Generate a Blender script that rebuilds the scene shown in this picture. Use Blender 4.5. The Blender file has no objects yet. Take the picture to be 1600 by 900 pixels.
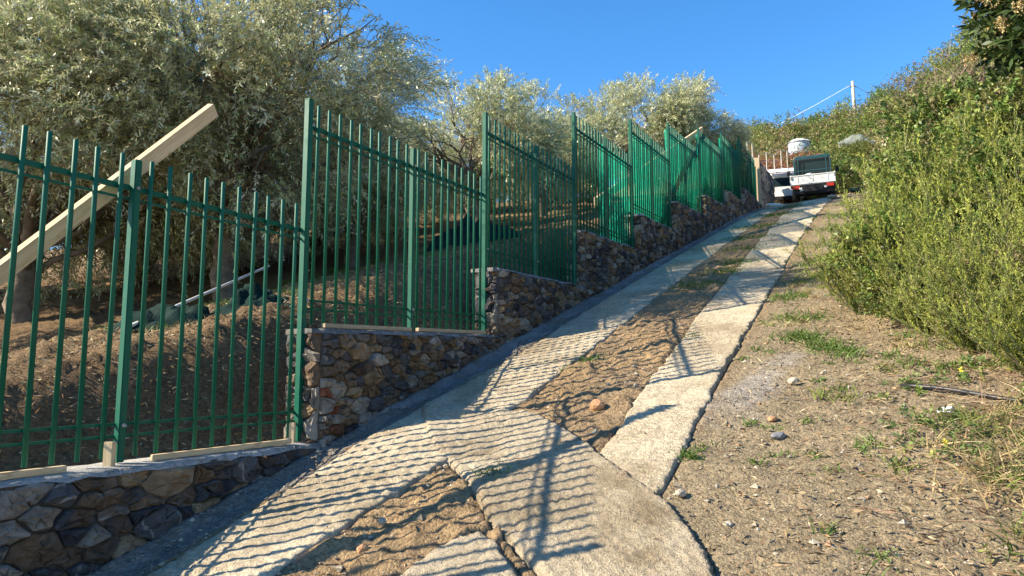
import bpy, bmesh, math, random
import numpy as np
from mathutils import Vector, Matrix

random.seed(7)
SC = bpy.context.scene
COL = SC.collection
R = math.radians

# ------------------------------------------------------------------ camera, sky, sun, exposure
cd = bpy.data.cameras.new('camera'); cam = bpy.data.objects.new('camera', cd); COL.objects.link(cam)
cd.sensor_width = 36; cd.lens = 26.0; cd.clip_start = 0.05; cd.clip_end = 2000
cam.location = (0, 0, 1.55)
cam.rotation_euler = (R(90 + 6.91), 0, 0)
SC.camera = cam

TO_SUN = Vector((-2.595, -0.41, 1.64)).normalized()
SUN_EL = math.asin(TO_SUN.z)
SUN_AZ = math.atan2(TO_SUN.x, TO_SUN.y)          # clockwise from +Y
world = bpy.data.worlds.new('World'); SC.world = world; world.use_nodes = True
nt = world.node_tree; nt.nodes.clear()
sky = nt.nodes.new('ShaderNodeTexSky'); sky.sky_type = 'NISHITA'; sky.sun_disc = False
sky.sun_elevation = SUN_EL; sky.sun_rotation = SUN_AZ % (2 * math.pi)
sky.air_density = 1.0; sky.dust_density = 0.1; sky.ozone_density = 4.0; sky.altitude = 300
hsv = nt.nodes.new('ShaderNodeHueSaturation'); hsv.inputs['Saturation'].default_value = 1.24
bg = nt.nodes.new('ShaderNodeBackground'); bg.inputs[1].default_value = 0.118
wo = nt.nodes.new('ShaderNodeOutputWorld')
nt.links.new(sky.outputs[0], hsv.inputs['Color']); nt.links.new(hsv.outputs[0], bg.inputs[0]); nt.links.new(bg.outputs[0], wo.inputs[0])
sl = bpy.data.lights.new('sun', 'SUN'); sl.energy = 5.0; sl.angle = R(0.5); sl.color = (1.0, 0.87, 0.66)
sun = bpy.data.objects.new('sun', sl); COL.objects.link(sun)
sun.rotation_euler = (-TO_SUN).to_track_quat('-Z', 'Y').to_euler()
sun.location = TO_SUN * 50
SC.view_settings.view_transform = 'Standard'; SC.view_settings.look = 'None'
SC.view_settings.exposure = 1.3; SC.view_settings.gamma = 1.0
SC.render.engine = 'CYCLES'
SC.cycles.max_bounces = 5; SC.cycles.diffuse_bounces = 3; SC.cycles.transparent_max_bounces = 8
SC.cycles.use_denoising = True

# ------------------------------------------------------------------ hill frame: w runs up the track, t to the right of it
A = R(26.1); DX, DY = math.sin(A), math.cos(A)
RZ = math.pi / 2 - A
def WT(w, t): return DX * w + DY * t, DY * w - DX * t
def P(w, t, z): x, y = WT(w, t); return Vector((x, y, z))

def _hash(i, j, k, s):
    n = (i * 374761393 + j * 668265263 + k * 2147483647 + s * 974711) & 0xffffffff
    n = ((n ^ (n >> 13)) * 1274126177) & 0xffffffff
    n = (n ^ (n >> 16)) & 0xffffffff
    return n / 4294967295.0
def noise2(x, y, s=0):
    x = np.asarray(x, float); y = np.asarray(y, float)
    i = np.floor(x).astype(np.int64); j = np.floor(y).astype(np.int64); fx = x - i; fy = y - j
    fx = fx * fx * (3 - 2 * fx); fy = fy * fy * (3 - 2 * fy); z = np.zeros_like(i)
    a = _hash(i, j, z, s); b = _hash(i + 1, j, z, s); c = _hash(i, j + 1, z, s); d = _hash(i + 1, j + 1, z, s)
    return (a + (b - a) * fx) * (1 - fy) + (c + (d - c) * fx) * fy - .5
def noise3(p, s=0):
    i = np.floor(p).astype(np.int64); f = p - i; f = f * f * (3 - 2 * f); r = 0
    for dx in (0, 1):
        for dy in (0, 1):
            for dz in (0, 1):
                wgt = (f[:, 0] if dx else 1 - f[:, 0]) * (f[:, 1] if dy else 1 - f[:, 1]) * (f[:, 2] if dz else 1 - f[:, 2])
                r = r + wgt * _hash(i[:, 0] + dx, i[:, 1] + dy, i[:, 2] + dz, s)
    return r - .5
def fbm(x, y, o=4, s=0):
    r = 0; a = 1.0; f = 1.0
    for k in range(o): r = r + a * noise2(x * f + 17 * k, y * f - 9 * k, s + k); a *= .5; f *= 2.03
    return r
def sm(x): x = np.clip(x, 0, 1); return x * x * (3 - 2 * x)

def gz(w, t):
    """smooth lie of the land"""
    w = np.asarray(w, float); t = np.asarray(t, float)
    z = .285 * w + .17 * np.log1p(np.exp(np.clip((w - 33) * .8, -30, 60))) / .8
    z = np.where(w >= 80, .285 * 80 + .17 * 47, z) - .5 * sm((w - 25.3) / 5.5) - .5 * np.clip(w - 57, 0, 60)
    z = z + .78 * sm((-3.60 - t) / .95) + .05 * sm((-5 - t) / 6) * np.clip(-5 - t, 0, 12)
    z = z - .38 * sm((-5.4 - t) / 2.2) * sm((14 - w) / 4)
    z = z - .035 * np.exp(-((t + 3.16) / .09) ** 2)
    z = z - .30 * np.clip(-4 - t, 0, 25) * sm((w - 30) / 8)
    t0 = 1.7 - 1.3 * sm((w - 3.5) / 4)
    rb = .62 * np.log1p(np.exp(np.clip((t - t0) * 3.2, -30, 30))) / 3.2
    z = z + np.minimum(rb, 4.2 - 0 * rb) * sm((w - 1) / 4)
    z = z + .05 * (np.clip(t, -3.3, .3) + 1.7) * sm((w - 20) / 5) * (t > -3.5)
    return z
def gzf(w, t): return float(gz(w, t))

def inside(poly, x, y):
    x = np.asarray(x, float); y = np.asarray(y, float); c = np.zeros(x.shape, bool); n = len(poly)
    for i in range(n):
        x1, y1 = poly[i]; x2, y2 = poly[(i + 1) % n]
        if y1 == y2: continue
        hit = ((y1 > y) != (y2 > y)) & (x < (x2 - x1) * (y - y1) / (y2 - y1) + x1)
        c ^= hit
    return c

# ------------------------------------------------------------------ mesh helpers
def np_mesh(name, V, F, cols=None, smooth=False):
    me = bpy.data.meshes.new(name); V = np.ascontiguousarray(V, np.float32); F = np.ascontiguousarray(F, np.int32)
    n = F.shape[1]; me.vertices.add(len(V)); me.vertices.foreach_set('co', V.ravel())
    me.loops.add(F.size); me.loops.foreach_set('vertex_index', F.ravel())
    me.polygons.add(len(F)); me.polygons.foreach_set('loop_start', np.arange(0, F.size, n, dtype=np.int32))
    me.polygons.foreach_set('loop_total', np.full(len(F), n, np.int32))
    me.polygons.foreach_set('use_smooth', np.full(len(F), smooth, bool))
    if cols is not None:
        a = me.color_attributes.new('col', 'FLOAT_COLOR', 'POINT')
        c = np.ones((len(V), 4), np.float32); c[:, :3] = cols; a.data.foreach_set('color', c.ravel())
    me.update(calc_edges=True); return me
def link(name, me, mat=None, parent=None, loc=None, rot=None):
    o = bpy.data.objects.new(name, me); COL.objects.link(o)
    if mat is not None and me is not None and len(me.materials) == 0: me.materials.append(mat)
    if parent is not None: o.parent = parent
    if loc is not None: o.location = loc
    if rot is not None: o.rotation_euler = rot
    return o
def tag(o, label=None, cat=None, group=None, kind=None):
    if label: o['label'] = label
    if cat: o['category'] = cat
    if group: o['group'] = group
    if kind: o['kind'] = kind
    return o
def empty(name, loc, label, cat, group=None, rot=(0, 0, 0)):
    o = bpy.data.objects.new(name, None); COL.objects.link(o); o.location = loc; o.rotation_euler = rot
    o.empty_display_size = .1
    return tag(o, label, cat, group)

class MB:
    def __init__(s): s.v = []; s.f = []
    def add(s, v, f):
        b = len(s.v); s.v += [tuple(p) for p in v]; s.f += [tuple(i + b for i in q) for q in f]; return s
    def box(s, c, d, rot=None, taper=None):
        x, y, z = d[0] / 2, d[1] / 2, d[2] / 2
        vs = [Vector((a * x, b * y, e * z)) for e in (-1, 1) for b in (-1, 1) for a in (-1, 1)]
        if taper: vs = [Vector((p.x * (taper if p.z > 0 else 1), p.y * (taper if p.z > 0 else 1), p.z)) for p in vs]
        if rot is not None: vs = [rot @ p for p in vs]
        c = Vector(c); vs = [p + c for p in vs]
        return s.add(vs, [(0, 2, 3, 1), (4, 5, 7, 6), (0, 1, 5, 4), (2, 6, 7, 3), (0, 4, 6, 2), (1, 3, 7, 5)])
    def tube(s, pts, rad, n=8, cap=True):
        pts = [Vector(p) for p in pts]; rad = [rad] * len(pts) if not hasattr(rad, '__len__') else rad
        vs = []; fs = []; prev = None
        for i, p in enumerate(pts):
            tg = (pts[min(i + 1, len(pts) - 1)] - pts[max(i - 1, 0)]).normalized()
            if prev is None: u = tg.orthogonal().normalized()
            else: u = (prev - tg * prev.dot(tg)); u = u.normalized() if u.length > 1e-6 else tg.orthogonal().normalized()
            prev = u; w_ = tg.cross(u)
            for k in range(n):
                a = 2 * math.pi * k / n; vs.append(p + (u * math.cos(a) + w_ * math.sin(a)) * rad[i])
        for i in range(len(pts) - 1):
            for k in range(n):
                k2 = (k + 1) % n; fs.append((i * n + k, i * n + k2, (i + 1) * n + k2, (i + 1) * n + k))
        if cap: fs.append(tuple(range(n - 1, -1, -1))); fs.append(tuple((len(pts) - 1) * n + k for k in range(n)))
        return s.add(vs, fs)
    def prism(s, prof, y0, y1):
        """profile in x,z extruded along y"""
        n = len(prof); vs = [(x, y0, z) for x, z in prof] + [(x, y1, z) for x, z in prof]
        fs = [tuple(range(n)), tuple(range(2 * n - 1, n - 1, -1))] + [(i, i + n, (i + 1) % n + n, (i + 1) % n) for i in range(n)]
        return s.add(vs, fs)
    def mesh(s, name, smooth=False, bevel=0):
        me = bpy.data.meshes.new(name); me.from_pydata(s.v, [], s.f)
        bm = bmesh.new(); bm.from_mesh(me); bmesh.ops.recalc_face_normals(bm, faces=bm.faces)
        if bevel: bmesh.ops.bevel(bm, geom=list(bm.edges), offset=bevel, segments=2, affect='EDGES', clamp_overlap=True)
        bm.to_mesh(me); bm.free()
        if smooth:
            for p in me.polygons: p.use_smooth = True
        me.update(); return me
    def build(s, name, mat, parent=None, smooth=False, bevel=0, loc=None, rot=None):
        return link(name, s.mesh(name, smooth, bevel), mat, parent, loc, rot)

# ------------------------------------------------------------------ materials
class N:
    """tiny node helper"""
    def __init__(s, name):
        s.m = bpy.data.materials.new(name); s.m.use_nodes = True; s.t = s.m.node_tree; s.t.nodes.clear()
        s.out = s.t.nodes.new('ShaderNodeOutputMaterial')
    def n(s, typ, **kw):
        nd = s.t.nodes.new(typ)
        for k, v in kw.items():
            if hasattr(nd, k): setattr(nd, k, v)
        return nd
    def l(s, a, b): s.t.links.new(a, b)
    def val(s, inp, v):
        if isinstance(v, bpy.types.NodeSocket): s.l(v, inp)
        else: inp.default_value = v
    def coord(s, which='Object', scale=(1, 1, 1)):
        tc = s.n('ShaderNodeTexCoord'); mp = s.n('ShaderNodeMapping'); mp.inputs['Scale'].default_value = scale
        s.l(tc.outputs[which], mp.inputs[0]); return mp.outputs[0]
    def noise(s, vec, scale, detail=4, rough=.6, dist=0):
        t = s.n('ShaderNodeTexNoise'); t.inputs['Scale'].default_value = scale; t.inputs['Detail'].default_value = detail
        t.inputs['Roughness'].default_value = rough; t.inputs['Distortion'].default_value = dist; s.l(vec, t.inputs['Vector']); return t.outputs['Fac']
    def ramp(s, fac, stops):
        r = s.n('ShaderNodeValToRGB'); e = r.color_ramp.elements
        while len(e) > 1: e.remove(e[-1])
        for i, (p, c) in enumerate(stops):
            el = e[0] if i == 0 else e.new(p)
            el.position = p; el.color = (*c, 1) if len(c) == 3 else c
        s.l(fac, r.inputs[0]); return r.outputs[0]
    def mix(s, fac, a, b, blend='MIX'):
        m = s.n('ShaderNodeMix', data_type='RGBA', blend_type=blend)
        s.val(m.inputs['Factor'], fac)
        for i, v in ((6, a), (7, b)):
            if isinstance(v, tuple): v = (*v, 1) if len(v) == 3 else v
            s.val(m.inputs[i], v)
        return m.outputs[2]
    def math(s, op, a, b=0.0):
        m = s.n('ShaderNodeMath', operation=op); s.val(m.inputs[0], a); s.val(m.inputs[1], b); return m.outputs[0]
    def bump(s, h, strength=.5, dist=.02, normal=None):
        b = s.n('ShaderNodeBump'); b.inputs['Strength'].default_value = strength; b.inputs['Distance'].default_value = dist; s.l(h, b.inputs['Height'])
        if normal is not None: s.l(normal, b.inputs['Normal'])
        return b.outputs[0]
    def pbr(s, color, rough=.8, metal=0, normal=None, spec=.4, **kw):
        p = s.n('ShaderNodeBsdfPrincipled')
        s.val(p.inputs['Base Color'], (*color, 1) if isinstance(color, tuple) else color)
        s.val(p.inputs['Roughness'], rough); s.val(p.inputs['Metallic'], metal); s.val(p.inputs['Specular IOR Level'], spec)
        if normal is not None: s.l(normal, p.inputs['Normal'])
        s.l(p.outputs[0], s.out.inputs[0]); s.p = p; return s.m
    def attr(s, name='col'):
        a = s.n('ShaderNodeAttribute'); a.attribute_name = name; return a.outputs['Color']

def m_plain(name, color, rough=.6, metal=0, var=.15, scale=6, bump=.1, spec=.4):
    k = N(name); c = k.coord(); f = k.noise(c, scale, 5)
    lo = tuple(x * (1 - var) for x in color); hi = tuple(min(1, x * (1 + var)) for x in color)
    col = k.ramp(f, [(.3, lo), (.7, hi)])
    nr = k.bump(k.noise(c, scale * 6, 3), bump, .01) if bump else None
    return k.pbr(col, rough, metal, nr, spec)

def m_paint_green():
    k = N('green_paint'); c = k.coord()
    col = k.mix(k.noise(c, 3.0, 4), (.0008, .075, .044), (.0015, .112, .066))
    dust = k.ramp(k.noise(c, 9.0, 6, .7), [(.58, (0, 0, 0)), (.82, (.14, .14, .14))])
    col = k.mix(dust, col, (.10, .13, .09)); col = k.mix(k.ramp(k.noise(c, 31, 5, .75), [(.70, (0, 0, 0)), (.76, (.8,) * 3)]), col, (.13, .065, .03))
    r = k.ramp(k.noise(c, 14, 4), [(.3, (.36,) * 3), (.7, (.58,) * 3)])
    return k.pbr(col, r, 0, k.bump(k.noise(c, 60, 2), .05, .004), .28)
GREEN = m_paint_green()

def m_ground():
    k = N('earth'); c = k.coord()
    base = k.attr('col')
    f1 = k.noise(c, 2.2, 6, .65); f2 = k.noise(c, 26, 5, .7); f3 = k.noise(c, 110, 4, .7)
    m1 = k.ramp(f1, [(.25, (.74, .73, .72)), (.75, (1.22, 1.2, 1.16))])
    col = k.mix(1.0, base, m1, 'MULTIPLY')
    m2 = k.ramp(f2, [(.28, (.50, .48, .46)), (.5, (1, 1, 1)), (.74, (1.42, 1.38, 1.3))])
    col = k.mix(1.0, col, m2, 'MULTIPLY')
    vo = k.n('ShaderNodeTexVoronoi'); vo.inputs['Scale'].default_value = 75; k.l(c, vo.inputs['Vector'])
    hue = k.n('ShaderNodeSeparateColor'); k.l(vo.outputs['Color'], hue.inputs[0])
    peb = k.ramp(hue.outputs[0], [(.0, (.62, .58, .54)), (.5, (1, 1, 1)), (1, (1.42, 1.36, 1.26))])
    col = k.mix(.65, col, k.mix(1.0, col, peb, 'MULTIPLY'))
    h = k.math('ADD', k.math('MULTIPLY', f2, 1.0), k.math('ADD', k.math('MULTIPLY', f3, .45), k.math('MULTIPLY', k.math('MULTIPLY', vo.outputs['Distance'], -.55), k.noise(c, 6, 3))))
    return k.pbr(col, .95, 0, k.bump(h, 1.0, .03), .15)
EARTH = m_ground()

def m_concrete(name, col_a, col_b, dirt, amount=.55):
    k = N(name); c = k.coord()
    f = k.noise(c, 1.7, 6, .65); g = k.noise(c, 34, 5, .75); h2 = k.noise(c, 120, 3, .7)
    col = k.ramp(f, [(.3, col_a), (.68, col_b)])
    col = k.mix(1.0, col, k.ramp(g, [(.28, (.48, .46, .43)), (.5, (1, 1, 1)), (.75, (1.28, 1.26, 1.22))]), 'MULTIPLY')
    pit = k.ramp(h2, [(.30, (.45, .43, .40)), (.42, (1, 1, 1))])
    col = k.mix(.7, col, k.mix(1.0, col, pit, 'MULTIPLY'))
    dm = k.ramp(k.noise(c, 3.1, 8, .72, .4), [(.50, (0, 0, 0)), (.70, (amount,) * 3)])
    col = k.mix(dm, col, dirt)
    col = k.mix(1.0, col, k.ramp(k.noise(c, .8, 7, .7, .8), [(.36, (.66, .63, .58)), (.52, (1, 1, 1)), (.7, (1.1, 1.09, 1.06))]), 'MULTIPLY')
    hh = k.math('ADD', g, k.math('MULTIPLY', h2, .6))
    return k.pbr(col, .95, 0, k.bump(hh, 1.0, .035), .15)
CONC = m_concrete('ribbed_concrete', (.60, .50, .35), (.75, .65, .48), (.32, .24, .15))
CONC2 = m_concrete('patch_concrete', (.52, .435, .31), (.66, .565, .41), (.31, .235, .15), .9)
MORTAR = m_concrete('wall_mortar', (.15, .14, .125), (.24, .225, .20), (.13, .11, .09))
CAPM = m_concrete('fresh_cement', (.50, .49, .47), (.66, .65, .62), (.36, .33, .29), .35)
HAUNCH = m_concrete('grey_cement', (.27, .27, .27), (.40, .40, .40), (.2, .17, .14), .6)

def m_stone(name, cols, vein=.5):
    k = N(name); oi = k.n('ShaderNodeObjectInfo'); c0 = k.coord()
    ad = k.n('ShaderNodeVectorMath', operation='ADD'); sc = k.n('ShaderNodeVectorMath', operation='SCALE')
    cb = k.n('ShaderNodeCombineXYZ'); 
    for i in range(3): k.l(oi.outputs['Random'], cb.inputs[i])
    k.l(cb.outputs[0], sc.inputs[0]); sc.inputs['Scale'].default_value = 37
    k.l(c0, ad.inputs[0]); k.l(sc.outputs[0], ad.inputs[1]); c = ad.outputs[0]
    tone = k.ramp(oi.outputs['Random'], [(i / max(1, len(cols) - 1), q) for i, q in enumerate(cols)])
    f = k.noise(c, 7, 6, .7, .3)
    col = k.mix(1.0, tone, k.ramp(f, [(.25, (.45, .45, .47)), (.5, (1, 1, 1)), (.78, (1.6, 1.5, 1.38))]), 'MULTIPLY')
    stain = k.ramp(k.noise(c, 4.2, 5, .6, .6), [(.52, (0, 0, 0)), (.68, (.75,) * 3)])
    col = k.mix(stain, col, (.24, .135, .06))
    vn = k.noise(c, 2.6, 2, .4, .35)
    v = k.math('ABSOLUTE', k.math('SUBTRACT', vn, .5))
    vm = k.ramp(v, [(.0, (vein,) * 3), (.006, (vein * .6,) * 3), (.013, (0, 0, 0))]); brk = k.ramp(k.noise(c, 5.5, 3), [(.45, (0, 0, 0)), (.58, (1, 1, 1))]); vm = k.mix(1.0, vm, brk, 'MULTIPLY')
    col = k.mix(vm, col, (.62, .58, .52))
    h = k.math('ADD', f, k.math('MULTIPLY', k.noise(c, 28, 6, .75), .8))
    return k.pbr(col, .85, 0, k.bump(h, 1.0, .07), .22)
STONES = [m_stone('slate_stone', [(.09, .095, .112), (.17, .165, .165), (.06, .065, .08)], .75),
          m_stone('ochre_stone', [(.35, .245, .14), (.44, .33, .21), (.26, .165, .09)], .25),
          m_stone('grey_stone', [(.35, .32, .275), (.48, .44, .38), (.24, .22, .195)], .5),
          m_stone('brown_stone', [(.26, .18, .12), (.18, .135, .10), (.36, .28, .20)], .4)]
BRICKM = m_stone('red_stone', [(.34, .12, .065), (.30, .14, .08)], .1)

def m_wood(name, a, b):
    k = N(name); c = k.coord('Object', (1.2, 14, 14)); f = k.noise(c, 3.0, 5, .6, 1.2)
    col = k.ramp(f, [(.3, a), (.7, b)])
    kn = k.ramp(k.noise(k.coord('Object', (2.2, 7, 7)), 3, 2), [(.66, (0, 0, 0)), (.74, (.5,) * 3)])
    col = k.mix(kn, col, (.22, .13, .06))
    return k.pbr(col, .7, 0, k.bump(f, .25, .006), .3)
WOOD = m_wood('pale_timber', (.50, .36, .20), (.68, .54, .34))
WOODO = m_wood('weathered_timber', (.36, .27, .17), (.52, .42, .29))

def m_leaf(name, under=None, trans=.25, rough=.5, spec=.4):
    k = N(name); col = k.attr('col'); geo = k.n('ShaderNodeNewGeometry')
    if under is not None: col = k.mix(k.math('MULTIPLY', geo.outputs['Backfacing'], .8), col, under)
    p = k.n('ShaderNodeBsdfPrincipled'); k.l(col, p.inputs['Base Color']); p.inputs['Roughness'].default_value = rough; p.inputs['Specular IOR Level'].default_value = spec
    tr = k.n('ShaderNodeBsdfTranslucent'); k.l(col, tr.inputs['Color'])
    mx = k.n('ShaderNodeMixShader'); mx.inputs[0].default_value = trans
    k.l(p.outputs[0], mx.inputs[1]); k.l(tr.outputs[0], mx.inputs[2]); k.l(mx.outputs[0], k.out.inputs[0]); return k.m
OLIVE = m_leaf('olive_leaf', (.52, .52, .36), .26, .36, .5)
LEAF = m_leaf('green_leaf', None, .28, .5)
NEEDLE = m_leaf('heather_needle', None, .3, .6, .3)
DRY = m_leaf('dry_leaf', None, .15, .8, .2)
BARK = m_plain('olive_bark', (.16, .125, .095), .9, 0, .45, 9, .9)
TWIG = m_plain('twig_bark', (.23, .185, .135), .85, 0, .3, 20, .3)

# ------------------------------------------------------------------ the land
LSTRIP = [(2.0, -2.98), (3.0, -2.97), (3.9, -3.04), (4.6, -3.03), (5.4, -3.01), (6.8, -2.98), (9.5, -3.06), (12.7, -3.12), (17.5, -3.13), (23, -3.08), (27, -3.0), (31, -2.9),
          (31, -2.2), (27, -2.35), (21.3, -2.48), (14, -2.45), (8.64, -2.36), (5.62, -2.26), (4.66, -2.29), (3.71, -2.27), (2.54, -2.36), (2.0, -2.42)]
RSTRIP = [(3.36, -.93), (4.74, -.98), (7.98, -1.03), (14.65, -1.13), (19.7, -1.12), (25.2, -.98), (31, -.8), (36, -.1), (41, 1.0), (46, 2.6),
          (46, 1.7), (41, .2), (36, -.9), (31, -1.55), (25.4, -1.9), (19.6, -2.0), (12, -1.78), (8.4, -1.64), (5.6, -1.52), (4.85, -1.46), (3.36, -1.34)]
SLABB = [(4.73, -3.05), (4.65, -2.58), (4.62, -2.10), (4.2, -1.62), (3.87, -1.33), (3.49, -.955), (3.06, -.64), (2.7, -.52), (2.3, -.45), (2.2, -.8), (2.72, -1.2), (3.09, -1.63), (3.39, -1.89), (3.81, -2.31), (4.2, -2.72)]
SLABC = [(2.3, -1.95), (2.6, -1.78), (2.89, -1.73), (3.03, -1.62), (2.93, -1.49), (2.60, -1.16), (2.2, -.9)]
def smoothpoly(poly, n=1):
    for _ in range(n):
        q = []
        for i in range(len(poly)):
            a = poly[i]; b = poly[(i + 1) % len(poly)]
            q += [(a[0] * .85 + b[0] * .15, a[1] * .85 + b[1] * .15), (a[0] * .15 + b[0] * .85, a[1] * .15 + b[1] * .85)]
        poly = q
    return poly
SLABB = smoothpoly(SLABB)
def swell(w, t): return .012 * fbm(w * .5, t * .5, 2, 40) + .022 * np.exp(-((w - 4.2) / .5) ** 2) * np.sin(t * 4.0)
def land(w, t):
    near = 1 / (1 + np.maximum(0, w - 12) / 20)
    return gz(w, t) + swell(w, t)
def landf(w, t): return float(land(np.array([w]), np.array([t]))[0])

def make_ground():
    ws = np.concatenate([np.linspace(-60, -3, 12), np.linspace(-2.5, 1.7, 22), np.arange(1.8, 8.5, .025), np.arange(8.5, 14, .05), np.arange(14, 34, .12), np.linspace(34.2, 60, 60), np.linspace(62, 85, 12), [100, 150, 260, 500]])
    ts = np.concatenate([[-400, -200, -100, -60], np.linspace(-40, -14, 20), np.arange(-13.6, -6.2, .16), np.arange(-6.1, -3.5, .045), np.arange(-3.48, 1.4, .025), np.arange(1.42, 5, .08), np.linspace(5.3, 30, 30), [45, 80, 200, 400]])
    Wg, Tg = np.meshgrid(ws, ts, indexing='ij'); w = Wg.ravel(); t = Tg.ravel()
    z = land(w, t)
    out = (np.abs(t + 1) > 30)
    slab = np.zeros(w.shape, bool)
    for poly in (LSTRIP, RSTRIP, SLABB, SLABC): slab |= inside(poly, w, t)
    rough = .018 * fbm(w * 5, t * 5, 4, 3) + .012 * fbm(w * 22, t * 22, 2, 9)
    clod = np.maximum(0, fbm(w * 9, t * 9, 3, 60)) * .05
    lft = sm((-3.6 - t) / .5)
    wheel = sm((t + 2.4) / .15) * sm((-1.35 - t) / .15)
    z = z + rough * (1 + .8 * lft + .9 * wheel) + clod * (.35 + 1.7 * lft + .8 * wheel)
    z = np.where(slab, z - .042, z)
    core = (np.abs(t + 3.46) < .13) & (w > 0.5) & (w < 27)
    z = np.where(core, z - .12, z)
    # what the soil is made of in each place
    dirt = np.array([.27, .20, .125]); verge = np.array([.275, .225, .15]); litter = np.array([.155, .105, .062]); grey = np.array([.33, .305, .275]); tan = np.array([.33, .235, .135]); gut = np.array([.24, .225, .205]); moss = np.array([.12, .14, .045])
    c = np.tile(dirt, (len(w), 1))
    def blend(m, q): 
        nonlocal c
        m = np.clip(m, 0, 1)[:, None]; c = c * (1 - m) + q * m
    blend(sm((t + 1.05) / .2), verge)
    blend(wheel * sm(.5 + 1.4 * fbm(w * 1.3, t * 1.7, 3, 21)), tan)
    blend(sm((-3.5 - t) / .4), litter)
    blend(sm((-3.5 - t) / .4) * sm(1.2 * fbm(w * .8, t * .8, 3, 25) + .25), tan * .8)
    blend(sm((t + 3.4) / .1) * sm((-2.98 - t) / .06), gut)
    spill = 1 - np.sqrt(((w - 5.25) / .85) ** 2 + ((t + .74 - .1 * (w - 5.2)) / .27) ** 2) + .8 * fbm(w * 4, t * 4, 4, 31)
    blend(sm(spill * 1.6) * .9, grey)
    blend(sm((t - .35 - .5 * fbm(w * .7, t * .7, 3, 77)) / .8) * .7, np.array([.26, .19, .11]))
    blend(sm(2.2 * fbm(w * .55, t * .55, 4, 90) - .15) * sm((t + .9) / .2) * .5 * sm((w - 6) / 4), moss)
    blend(sm((w - 32) / 6) * .6 * (t > 1.2), moss)
    x, y = WT(w, t); V = np.stack([x, y, z], 1)
    nw, ntt = len(ws), len(ts); idx = np.arange(nw * ntt).reshape(nw, ntt)
    F = np.stack([idx[:-1, :-1], idx[1:, :-1], idx[1:, 1:], idx[:-1, 1:]], -1).reshape(-1, 4)[:, ::-1]
    o = link('hillside_ground', np_mesh('hillside_ground', V, F, c, True), EARTH); tag(o, kind='structure')
make_ground()

def strip(name, le, re, lift, mat, period, amp, cut, nq=26):
    w0, w1 = le[0][0], le[-1][0]; ws = np.concatenate([np.arange(w0, cut, .0115), np.arange(cut, w1, .05)])
    a = np.interp(ws, [p[0] for p in le], [p[1] for p in le]) + .05 * fbm(ws * 2.1, ws * 0 + 3, 5, 72) + .016 * fbm(ws * 14, ws * 0 + 5, 3, 77)
    b = np.interp(ws, [p[0] for p in re], [p[1] for p in re]) + .05 * fbm(ws * 2.1, ws * 0 + 8, 5, 73) + .016 * fbm(ws * 14, ws * 0 + 7, 3, 78)
    q = np.concatenate([[0, 0, .03], np.linspace(.06, .94, nq), [.97, 1, 1]]); drop = np.zeros(len(q)); drop[0] = drop[-1] = .14; drop[1] = drop[-2] = .010; drop[2] = drop[-3] = .002
    Wg = np.repeat(ws[:, None], len(q), 1); Tg = a[:, None] * (1 - q) + b[:, None] * q; w = Wg.ravel(); t = Tg.ravel()
    sx = w + .05 * (t + 2) + .014 * fbm(w * 3, t * 3, 2, 73); fade = np.clip(.6 + 1.1 * fbm(w * 1.4, t * 1.4, 3, 75), .15, 1.15) * (w < cut)
    z = land(w, t) + lift + amp * fade * (np.abs(np.sin(math.pi * sx / period)) ** .8 - .5) + .010 * fbm(w * 13, t * 13, 3, 74) + .008 * fbm(w * 45, t * 45, 2, 76) - np.tile(drop, len(ws))
    x, y = WT(w, t); n = len(q); idx = np.arange(len(w)).reshape(len(ws), n); F = np.stack([idx[:-1, :-1], idx[1:, :-1], idx[1:, 1:], idx[:-1, 1:]], -1).reshape(-1, 4)[:, ::-1]
    V = np.stack([x, y, z], 1)
    for row in (0, len(ws) - 1):
        v = V[idx[row]].copy(); v[:, 2] -= .14; k0 = len(V); V = np.concatenate([V, v]); r = idx[row]; j = np.arange(n) + k0
        F = np.concatenate([F, np.stack([r[:-1], r[1:], j[1:], j[:-1]], 1)])
    tag(link(name, np_mesh(name, V, F, None, True), mat), kind='structure')
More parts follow.
